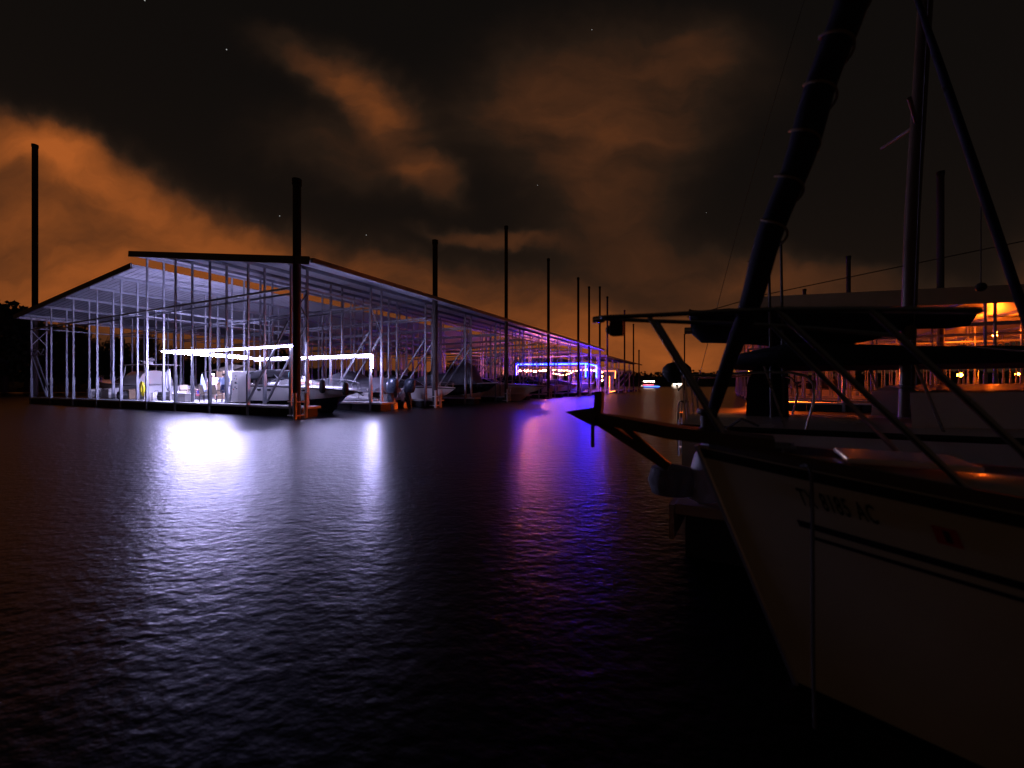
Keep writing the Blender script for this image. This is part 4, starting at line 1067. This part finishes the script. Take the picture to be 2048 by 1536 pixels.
# ------------------------------------------------------------------ near sailboat (bow to the left, port side towards the quay)
SB_O = Vector((1.04, 2.30, 0)); SB_R = R(150)
sb = thing('sailboat', 'near sailboat seen from its bow, white hull with dark double stripe and numbers', 'sailboat', SB_O, SB_R)
GB = [(0, 0.012), (0.15, 0.075), (0.3, 0.14), (0.6, 0.26), (1.05, 0.42), (1.5, 0.58), (2, 0.74), (3, 0.99), (4.2, 1.16), (5.5, 1.17), (7.0, 0.95), (7.6, 0.85)]
GZ = [(0, 1.167), (0.6, 1.112), (1.05, 1.07), (2, 1.0), (3, 0.95), (4.2, 0.92), (7.6, 0.95)]
WB = [(0.458, 0.008), (0.7, 0.085), (1.024, 0.194), (1.5, 0.35), (2, 0.50), (3, 0.80), (4.5, 1.02), (6.8, 0.80), (7.2, 0.7)]
def sm(tab, x):
    # smooth interpolation of the line plans
    xs = [a for a, _ in tab]; i = max(0, min(len(tab) - 2, sum(1 for a in xs if a <= x) - 1))
    x0, y0 = tab[i]; x1, y1 = tab[i + 1]
    m = lambda j: (tab[min(j + 1, len(tab) - 1)][1] - tab[max(j - 1, 0)][1]) / (tab[min(j + 1, len(tab) - 1)][0] - tab[max(j - 1, 0)][0])
    h = x1 - x0; t = min(1, max(0, (x - x0) / h))
    return (2 * t ** 3 - 3 * t * t + 1) * y0 + (t ** 3 - 2 * t * t + t) * h * m(i) + (-2 * t ** 3 + 3 * t * t) * y1 + (t ** 3 - t * t) * h * m(i + 1)
def surf(k, w, off=0.0, side=1):
    kw = 0.458 + k * (7.15 - 0.458) / 7.6
    b, z, bw = sm(GB, k), sm(GZ, k), sm(WB, kw)
    x = -(k + (kw - k) * w); y = b + (bw - b) * w + 0.05 * math.sin(math.pi * min(1, w)) * min(1, k) + off; zz = z * (1 - w)
    if w > 1: zz = -(w - 1) * 1.2; y = bw * (1 - (w - 1) * 0.9) + off; x = -kw - (w - 1) * 0.5
    return Vector((x, y * side, zz))
KS = [0, 0.05, 0.12, 0.2, 0.3, 0.45, 0.6, 0.8, 1.05, 1.3, 1.6, 2, 2.5, 3, 3.6, 4.2, 5, 6, 7, 7.6]
def band(w0, w1, k0, k1, off, n=40, side=1, m=3):
    k = MB(); ks = [k0 + (k1 - k0) * i / n for i in range(n + 1)]
    k.loft([[surf(kk, w0 + (w1 - w0) * j / m, off, side) for j in range(m + 1)] for kk in ks])
    return k
k = MB()
for s in (1, -1): k.loft([[surf(kk, w / 10, 0, s) for w in range(11)] for kk in KS])
k.add([surf(7.6, 0, 0, 1), surf(7.6, 1, 0, 1), surf(7.6, 1, 0, -1), surf(7.6, 0, 0, -1)], [(0, 1, 2, 3)])
k.build('hull', 'oldhull', sb, True)
k = MB()
for s in (1, -1): k.loft([[surf(kk, w, 0.0, s) for w in (1.0, 1.1, 1.25, 1.45)] for kk in KS])
k.build('hull_bottom', 'navy', sb, True)
k = MB(); k.tube([surf(0, w / 10, 0) + Vector((0.012, -0.012, 0)) for w in range(0, 11)], 0.018, 6); k.build('stem_band', 'alu', sb, True)
for s in (1, -1):
    band(0.985, 1.055, 0.0, 7.4, 0.004, 40, s).build('boot_stripe', 'stripe', sb, True)
    band(0.012, 0.055, 0.0, 7.5, 0.005, 50, s).build('rub_stripe', 'decal', sb, True)
    band(0.235, 0.262, 0.335, 6.5, 0.004, 40, s).build('cove_stripe', 'stripe', sb, True)
    band(0.288, 0.303, 0.365, 6.5, 0.004, 40, s).build('cove_stripe', 'stripe', sb, True)
# deck
k = MB()
k.loft([[Vector((-kk, sm(GB, kk) * f, sm(GZ, kk) - 0.006 + 0.06 * (1 - f * f) * min(1, kk))) for f in (0.985, 0.6, 0.25, 0, -0.25, -0.6, -0.985)] for kk in KS])
k.build('deck', 'cream', sb, True)
k = MB()
for s in (1, -1):
    k.loft([[Vector((-kk, s * (sm(GB, kk) - 0.03), sm(GZ, kk) + z)) for z in (0.0, 0.045)] + [Vector((-kk, s * (sm(GB, kk) + 0.006), sm(GZ, kk) + z)) for z in (0.045, -0.005)] for kk in KS[1:]])
k.build('toe_rail', 'steel_dark', sb)
k = MB()
rings = []
for x, w, h in ((-1.55, 0.20, 0.02), (-1.75, 0.34, 0.14), (-2.1, 0.46, 0.22), (-3.0, 0.64, 0.30), (-4.2, 0.72, 0.36), (-4.9, 0.72, 0.40)):
    z = sm(GZ, -x)
    rings.append([(x, w, z), (x, w * 0.93, z + h * 0.9), (x, w * 0.7, z + h + 0.03), (x, 0, z + h + 0.06), (x, -w * 0.7, z + h + 0.03), (x, -w * 0.93, z + h * 0.9), (x, -w, z)])
k.loft(rings); k.build('cabin_trunk', 'white', sb, True)
k = MB(); k.box(-2.62, -2.2, -0.24, 0.24, 1.27, 1.30); h = k.build('hatch', 'glass', sb, bevel=0.01)
k = MB()
for y in (-0.26, 0.26): k.box(-2.66, -2.16, y - 0.02, y + 0.02, 1.25, 1.31)
k.box(-2.18, -2.14, -0.24, 0.24, 1.25, 1.31); k.box(-2.68, -2.64, -0.24, 0.24, 1.25, 1.31); k.build('frame', 'alu', h)
k = MB(); k.box(-1.05, -0.62, -0.2, 0.16, 1.15, 1.175); k.build('anchor_locker_lid', 'white', sb, bevel=0.008)
for x, y in ((-0.35, 0.07), (-0.35, -0.07), (-1.3, 0.36)):
    k = MB(); k.tube([(x - 0.09, y, 1.19), (x + 0.09, y, 1.19)], 0.012, 6)
    for d in (-0.03, 0.03): k.tube([(x + d, y, 1.11), (x + d, y, 1.19)], 0.012, 6)
    k.build('cleat', 'chrome_dull', sb, True)
# registration letters along the bow
def text_on_hull(txt, k0, k1, w0, w1, name, mat, parent):
    cu = bpy.data.curves.new(name, 'FONT'); cu.body = txt; cu.size = 1; cu.extrude = 0
    cu.space_character = 1.12; cu.space_word = 1.3
    cu.offset = 0.018
    o = bpy.data.objects.new(name, cu); C.objects.link(o)
    dg = bpy.context.evaluated_depsgraph_get(); dg.update()
    me = bpy.data.meshes.new_from_object(o.evaluated_get(dg))
    bpy.data.objects.remove(o)
    xs = [v.co.x for v in me.vertices]; ys = [v.co.y for v in me.vertices]
    x0, x1, y0, y1 = min(xs), max(xs), min(ys), max(ys)
    bm = bmesh.new(); bm.from_mesh(me)
    bmesh.ops.triangulate(bm, faces=bm.faces)
    for v in bm.verts:
        u = (v.co.x - x0) / (x1 - x0); q = (v.co.y - y0) / (y1 - y0)
        v.co = surf(k0 + (k1 - k0) * u, w1 + (w0 - w1) * q, 0.006)
    bm.to_mesh(me); bm.free()
    me.materials.clear(); me.materials.append(M[mat])
    ob = bpy.data.objects.new(name, me); C.objects.link(ob); ob.parent = parent
    return ob
text_on_hull('TX 8185 AC', 0.385, 0.645, 0.095, 0.165, 'registration_number', 'decal', sb)
band(0.115, 0.175, 0.80, 0.865, 0.005, 6).build('sticker', 'reddecal', sb)
band(0.125, 0.165, 0.825, 0.842, 0.007, 3).build('sticker', 'decal', sb)
# pulpit
def tubes(name, paths, r, mat='chrome_dull', parent=None, n=8):
    k = MB()
    for p in paths: k.tube(smooth_path(p, 5) if len(p) > 2 else p, r, n)
    return k.build(name, mat, parent, True)
near_rail = [(0.555, 0.0, 1.915), (0.52, 0.05, 1.913), (0.25, 0.12, 1.89), (-0.35, 0.29, 1.84), (-0.95, 0.44, 1.76)]
tubes('pulpit_rail', [near_rail], 0.0125, 'chrome_dull', sb)
tubes('pulpit_rail', [[(x, -y, z) for x, y, z in near_rail]], 0.0125, 'chrome_dull', sb)
for s in (1, -1):
    tubes('pulpit_leg', [[(0.25, 0.12 * s, 1.89), (-0.16, 0.075 * s, 1.17)]], 0.0125, 'chrome_dull', sb)
    tubes('pulpit_leg', [[(-0.35, 0.29 * s, 1.84), (-0.95, 0.36 * s, 1.10)]], 0.0125, 'chrome_dull', sb)
    if s > 0: tubes('pulpit_leg', [[(-0.66, 0.37 * s, 1.80), (-1.18, 0.45 * s, 1.09)]], 0.0125, 'chrome_dull', sb)
    tubes('lifeline', [[(-0.95, 0.44 * s, 1.74), (-2.1, 0.75 * s, 1.60), (-4.0, 1.1 * s, 1.52), (-6.5, 1.0 * s, 1.55)]], 0.004, 'chrome_dull', sb, 5)
    for x, y in ((-2.1, 0.73), (-4.0, 1.1), (-6.5, 1.0)):
        tubes('stanchion', [[(x, y * s, sm(GZ, -x)), (x, y * s + 0.01 * s, 1.62)]], 0.012, 'chrome', sb)
k = MB(); k.lathe([(0.02, -0.02), (0.024, 0), (0.02, 0.05)], 10, (0.56, 0, 1.91), 'x'); k.build('rail_end', 'chrome', sb, True)
k = MB(); k.box(0.42, 0.50, -0.035, 0.035, 1.80, 1.89); k.ball((0.505, 0, 1.84), 0.03, 8); k.build('bow_light', 'rubber', sb, bevel=0.008)
# bow platform, roller and anchor
k = MB(); k.loft([[(-0.35, 0.10, 1.17), (-0.35, -0.10, 1.17), (-0.35, -0.10, 1.23), (-0.35, 0.10, 1.23)], [(0.15, 0.09, 1.20), (0.15, -0.09, 1.20), (0.15, -0.09, 1.27), (0.15, 0.09, 1.27)], [(0.60, 0.05, 1.27), (0.60, -0.05, 1.27), (0.60, -0.05, 1.33), (0.60, 0.05, 1.33)]], True, True); k.build('bow_platform', 'steel_dark', sb)
k = MB(); k.bar((0.62, 0, 1.30), (0.16, 0, 1.03), 0.035, 0.05); k.build('anchor_shank', 'steel_dark', sb)
k = MB(); k.bar((0.42, 0.03, 1.26), (0.17, 0.03, 1.05), 0.025, 0.035); k.build('bobstay', 'steel_dark', sb)
k = MB()
for s in (1, -1):
    k.add([(0.60, 0, 1.36), (0.80, 0.0, 1.325), (0.56, 0.13 * s, 1.25), (0.60, 0, 1.24)], [(0, 1, 2), (1, 3, 2), (0, 2, 3)])
k.add([(0.575, -0.02, 1.32), (0.60, 0.02, 1.32), (0.585, 0.0, 1.46), (0.56, 0, 1.45)], [(0, 1, 2, 3)])
k.bar((0.58, 0, 1.28), (0.57, 0, 1.46), 0.05); k.build('anchor_fluke', 'steel_dark', sb)
tubes('anchor_pin', [[(0.615, 0.0, 1.27), (0.615, 0.0, 1.11)]], 0.012, 'steel_dark', sb)
# furled headsail up the forestay
def stay(z): return Vector((-(z - 1.2) * 0.30 - 0.02, 0, z))
zs = [1.22, 1.45, 1.7, 1.9, 2.1, 2.4, 2.8, 3.3, 4.0, 5.0, 6.5, 8.5]
rads = [0.02, 0.034, 0.042, 0.052, 0.058, 0.064, 0.069, 0.074, 0.082, 0.088, 0.085, 0.05]
k = MB(); n = 20; rings = []
z = 1.22; rnd = random.Random(2)
while z < 8.6:
    c = stay(z); r0 = lerp(list(zip(zs, rads)), z); ph = z * 9.0
    rings.append([c + Vector((math.cos(2 * math.pi * j / n) * r0 * (1 + 0.14 * math.sin(2 * math.pi * j / n + ph) + 0.05 * math.sin(3 * 2 * math.pi * j / n - z * 5)), math.sin(2 * math.pi * j / n) * r0 * (1 + 0.14 * math.sin(2 * math.pi * j / n + ph)), 0)) for j in range(n)])
    z += 0.06
k.loft(rings, True, True); hs = k.build('furled_headsail', 'canvas_navy', sb, True)
k = MB(); pts = []
z = 2.15
while z < 8.3:
    c = stay(z); r0 = lerp(list(zip(zs, rads)), z) * 1.10 + 0.003; a = -(z - 2.15) * 2 * math.pi / 0.21
    pts.append(c + Vector((math.cos(a) * r0, math.sin(a) * r0, 0))); z += 0.0105
k.tube(pts, 0.006, 5); k.build('wrap_line', 'wood', hs, True)
k = MB(); k.lathe([(0.05, 1.22), (0.055, 1.25), (0.035, 1.27), (0.035, 1.33), (0.055, 1.35), (0.05, 1.37)], 14, (-0.04, 0, 0)); k.build('furling_drum', 'steel_dark', hs, True)
r = thing('mooring_line', 'single thin rope hanging straight down past the near sailboat\'s numbers', 'rope', pt(1622, 770, 1.83))
r.location.z = 0
k = MB(); k.tube(smooth_path([(0.0, 0.06, 1.13), (0.0, 0.0, 1.10), (0.004, -0.005, 0.7), (0.002, -0.01, 0.3), (0.006, -0.02, -0.2), (0.01, -0.03, -1.2)], 6), 0.008, 6); k.build('rope', 'rope', r, True)

# ------------------------------------------------------------------ finger pier between the sailboats
def L2(x, y, z=0): return SB_O + Vector((x * math.cos(SB_R) - y * math.sin(SB_R), x * math.sin(SB_R) + y * math.cos(SB_R), z))
fp = thing('finger_pier', 'low floating pier end between the two sailboats', 'pier', L2(0, 0), SB_R)
k = MB(); k.box(-7.5, 0.33, -2.35, -1.31, 0.38, 0.47); k.build('deck', 'wood', fp, bevel=0.01)
k = MB(); k.box(0.332, 0.372, -2.36, -1.30, 0.16, 0.46); k.build('fascia_board', 'wood', fp)
k = MB(); k.box(-1.8, 0.25, -2.25, -1.4, -0.3, 0.375); k.box(-4.4, -2.2, -2.25, -1.4, -0.3, 0.375); k.build('float', 'floatm', fp)
k = MB(); k.lathe([(0.05, 0.52), (0.17, 0.55), (0.2, 0.66), (0.17, 0.77), (0.05, 0.80)], 16, (0.36, -1.36, 0)); k.build('corner_bumper', 'canvas_grey', fp, True)
r = thing('fender', 'white fender standing on the pier corner by the near sailboat\'s bow', 'fender', L2(0.12, -1.45, 0.47), SB_R)
k = MB(); k.lathe([(0.03, 0.0), (0.13, 0.04), (0.17, 0.15), (0.17, 0.42), (0.13, 0.54), (0.05, 0.60), (0.03, 0.66)], 16)
k.v = [(v[0] - 0.25 * v[2], v[1], v[2]) for v in k.v]; k.build('body', 'hose', r, True)
k = MB(); k.tube([(-0.16, 0, 0.64), (-0.3, 0.05, 0.75), (-0.42, 0.1, 0.7)], 0.012, 6); k.build('rope', 'rope', r)

# ------------------------------------------------------------------ neighbouring sailboat beyond the pier (stern to the left)
NO = Vector((2.62, 6.08, 0)); NR = R(-30)
nb = thing('sailboat', 'sailboat beyond the pier with dark boom cover and bare mast', 'sailboat', NO, NR)
S = hull_shape(8.6, 2.5, 1.0, 1.25, 0.0, 1.1, 0.5, 0.15, 1.9, 0.72)
hull_meshes(S, nb, 'white', 'navy', 'cream')
k = MB(); k.loft([[(x, w, z), (x, w * 0.9, z + h), (x, 0, z + h + 0.08), (x, -w * 0.9, z + h), (x, -w, z)] for x, w, z, h in ((2.2, 0.85, 1.0, 0.42), (4.0, 0.85, 1.05, 0.40), (5.6, 0.6, 1.1, 0.25), (6.2, 0.35, 1.15, 0.03))]); k.build('cabin_trunk', 'white', nb, True)
mx = 2.35
k = MB(); rings = []
for x, r0 in ((-0.02, 0.06), (0.02, 0.19), (0.15, 0.25), (0.5, 0.26), (1.1, 0.26), (1.7, 0.25), (2.05, 0.20), (2.35, 0.13), (2.7, 0.115), (2.88, 0.10), (2.95, 0.03)):
    zc = 2.62 - 0.0905 * x - r0
    rings.append([Vector((x, r0 * 0.72 * math.cos(2 * math.pi * j / 18), zc + r0 * (0.95 * math.sin(2 * math.pi * j / 18) + 0.07 * math.sin(7 * x + j * 0.8)))) for j in range(18)])
k.loft(rings, True, True); k.build('sail_cover', 'canvas_navy', nb, True)
k = MB(); k.tube([(-0.08, 0, 2.30), (mx, 0, 2.20)], 0.05, 10); k.build('boom', 'alu', nb, True)
k = MB(); k.tube([(mx, 0, 0.95), (mx + 0.06, 0, 3.5), (mx + 0.20, 0, 6.5), (mx + 0.32, 0, 11)], [0.07, 0.07, 0.065, 0.05], 14); mast = k.build('mast', 'mastm', nb, True)
k = MB(); k.tube([(mx + 0.02, -0.10, 1.2), (mx + 0.1, -0.12, 4.0), (mx + 0.3, -0.05, 9)], 0.008, 5); k.build('halyard', 'rope', mast)
k = MB(); k.tube([(mx + 0.1, 0, 4.55), (mx - 0.1, -0.55, 4.6)], 0.02, 6); k.tube([(mx + 0.1, 0, 4.55), (mx - 0.1, 0.55, 4.6)], 0.02, 6); k.build('spreader', 'mastm', mast)
Mi = (Matrix.Translation(NO) @ Matrix.Rotation(NR, 4, 'Z')).inverted()
a, b_ = Mi @ pt(2150, 925, 3.55), Mi @ pt(1842, 20, 4.55)
k = MB(); k.tube([a, a.lerp(b_, 0.2), a.lerp(b_, 0.5), a.lerp(b_, 0.85), b_, b_ + (b_ - a) * 0.35], [0.025, 0.033, 0.038, 0.034, 0.026, 0.02], 10); k.build('furled_headsail', 'canvas_navy', nb, True)
for px in (1540, 1564):
    a = Mi @ pt(px + 4, 872, 5.3); b_ = Mi @ pt(px - 2, 482 if px > 1550 else 520, 5.3)
    k = MB(); k.tube([a, b_], [0.022, 0.014], 7); k.build('whip_antenna', 'steel_dark', nb, True)
k = MB(); k.tube([(-0.05, 0, 2.5), (0.9, 0, 2.72), (mx + 1.4, 0, 3.1)], 0.006, 5); k.build('topping_lift', 'rope', nb)
a = Mi @ pt(1962, 574, 4.1)
k = MB(); k.ball(tuple(a), 0.045, 10); k.tube([a, a + Vector((0, 0, 0.8))], 0.005, 5); k.build('block', 'rubber', nb, True)
# dodger and companion cover
k = MB(); rings = []
for x, w, h, zb in ((0.55, 0.85, 0.02, 1.74), (0.65, 0.95, 0.20, 1.73), (1.2, 1.0, 0.34, 1.71), (1.7, 1.0, 0.31, 1.70), (2.5, 1.0, 0.24, 1.70), (3.6, 0.95, 0.20, 1.70), (4.4, 0.8, 0.14, 1.70)):
    rings.append([(x, w * math.cos(math.pi * j / 10), zb + h * math.sin(math.pi * j / 10) + (0.02 if j in (0, 10) else 0)) for j in range(11)] )
k.loft(rings); k.loft([[(x, y, z - 0.015) for x, y, z in r_] for r_ in rings]); k.build('bimini', 'canvas_navy', nb, True)
for x in (0.9, 2.2):
    for y in (-0.93, 0.93):
        k = MB(); k.tube([(x + 0.2, y * 1.05, 1.02), (x, y, 1.72)], 0.014, 6); k.build('bimini_pole', 'chrome_dull', nb)
k = MB(); k.loft([[(0.95 - w, -w, z), (0.95 + w, -w, z), (0.95 + w, w, z), (0.95 - w, w, z)] for z, w in ((1.02, 0.24), (1.5, 0.23), (1.68, 0.17), (1.78, 0.10))], True, True); k.build('pedestal_cover', 'canvas_navy', nb, True)
tubes('stern_rail', [[(1.3, -0.95, 1.0), (1.3, -0.97, 1.60), (0.3, -0.90, 1.62), (-0.02, -0.72, 1.62), (-0.05, 0, 1.62), (-0.02, 0.72, 1.62), (0.3, 0.90, 1.62), (1.3, 0.97, 1.60), (1.3, 0.95, 1.0)]], 0.014, 'chrome', nb)
for x, y in ((-0.02, -0.72), (-0.04, -0.3), (-0.04, 0.3), (-0.02, 0.72)):
    tubes('rail_post', [[(x + 0.06, y, 0.98), (x, y, 1.62)]], 0.013, 'chrome', nb)
tubes('boarding_ladder', [[(-0.02, -0.32, 1.25), (-0.12, -0.32, 1.2), (-0.12, -0.32, 0.5)], [(-0.02, -0.02, 1.25), (-0.12, -0.02, 1.2), (-0.12, -0.02, 0.5)], [(-0.12, -0.32, 0.6), (-0.12, -0.02, 0.6)], [(-0.12, -0.32, 0.85), (-0.12, -0.02, 0.85)], [(-0.12, -0.32, 1.1), (-0.12, -0.02, 1.1)]], 0.014, 'chrome', nb)
tubes('backstay', [[(-0.02, 0.0, 1.05), (0.95, 0, 5.0), (mx + 0.3, 0, 11)]], 0.004, 'chrome_dull', nb, 5)
q = NO + Matrix.Rotation(NR, 3, 'Z') @ Vector((-0.16, -0.22, 0))
r = thing('barbecue', 'round black kettle barbecue clamped on the sailboat\'s stern rail', 'barbecue', (q.x, q.y, 1.62), NR)
k = MB(); k.lathe([(0.03, -0.10), (0.12, -0.07), (0.19, 0.02), (0.20, 0.06)], 18); k.build('bowl', 'rubber', r, True)
k = MB(); k.lathe([(0.205, 0.062), (0.19, 0.13), (0.13, 0.19), (0.03, 0.215)], 18); lid = k.build('lid', 'rubber', r, True)
k = MB(); k.tube([(-0.05, 0, 0.21), (-0.05, 0, 0.25), (0.05, 0, 0.25), (0.05, 0, 0.21)], 0.01, 6); k.build('handle', 'wood', lid)
k = MB(); k.tube([(0, 0, -0.10), (0.02, 0, -0.20), (0.14, 0.0, -0.05)], 0.016, 6); k.build('bracket', 'steel_dark', r)

r = thing('dock_lamp', 'assumed hooded orange dock lamp behind the near end of the dark bimini', 'lamp', in3(-21.6, 2.6, 2.3), ANG, 'sodium lamps under the right hand docks')  # assumed lamp, itself unseen, added to throw orange light on the left dock
k = MB(); k.ball((0, 0, 0.03), 0.12, 12); k.build('bulb', 'sodium_assumed_big', r, True)
k = MB(); k.loft([[(R0 * math.cos(a * math.pi / 12), R0 * math.sin(a * math.pi / 12), z) for a in range(24)] for R0, z in ((0.42, -0.01), (0.40, 0.10), (0.20, 0.24), (0.02, 0.26))], True, False); k.build('hood', 'steel_dark', r, True)
k = MB(); k.loft([[(0.41 * math.cos(a * math.pi / 16 - 0.75), 0.41 * math.sin(a * math.pi / 16 - 0.75), z) for a in range(23)] for z in (-0.62, -0.01)]); k.build('added_light_shield', 'steel_dark', r, True)  # plate added to keep this lamp's light off the right hand dock
k = MB(); k.tube([(0, 0, 0.24), (0, 0, 3.9)], 0.02, 6); k.build('holder', 'steel_dark', r, True)
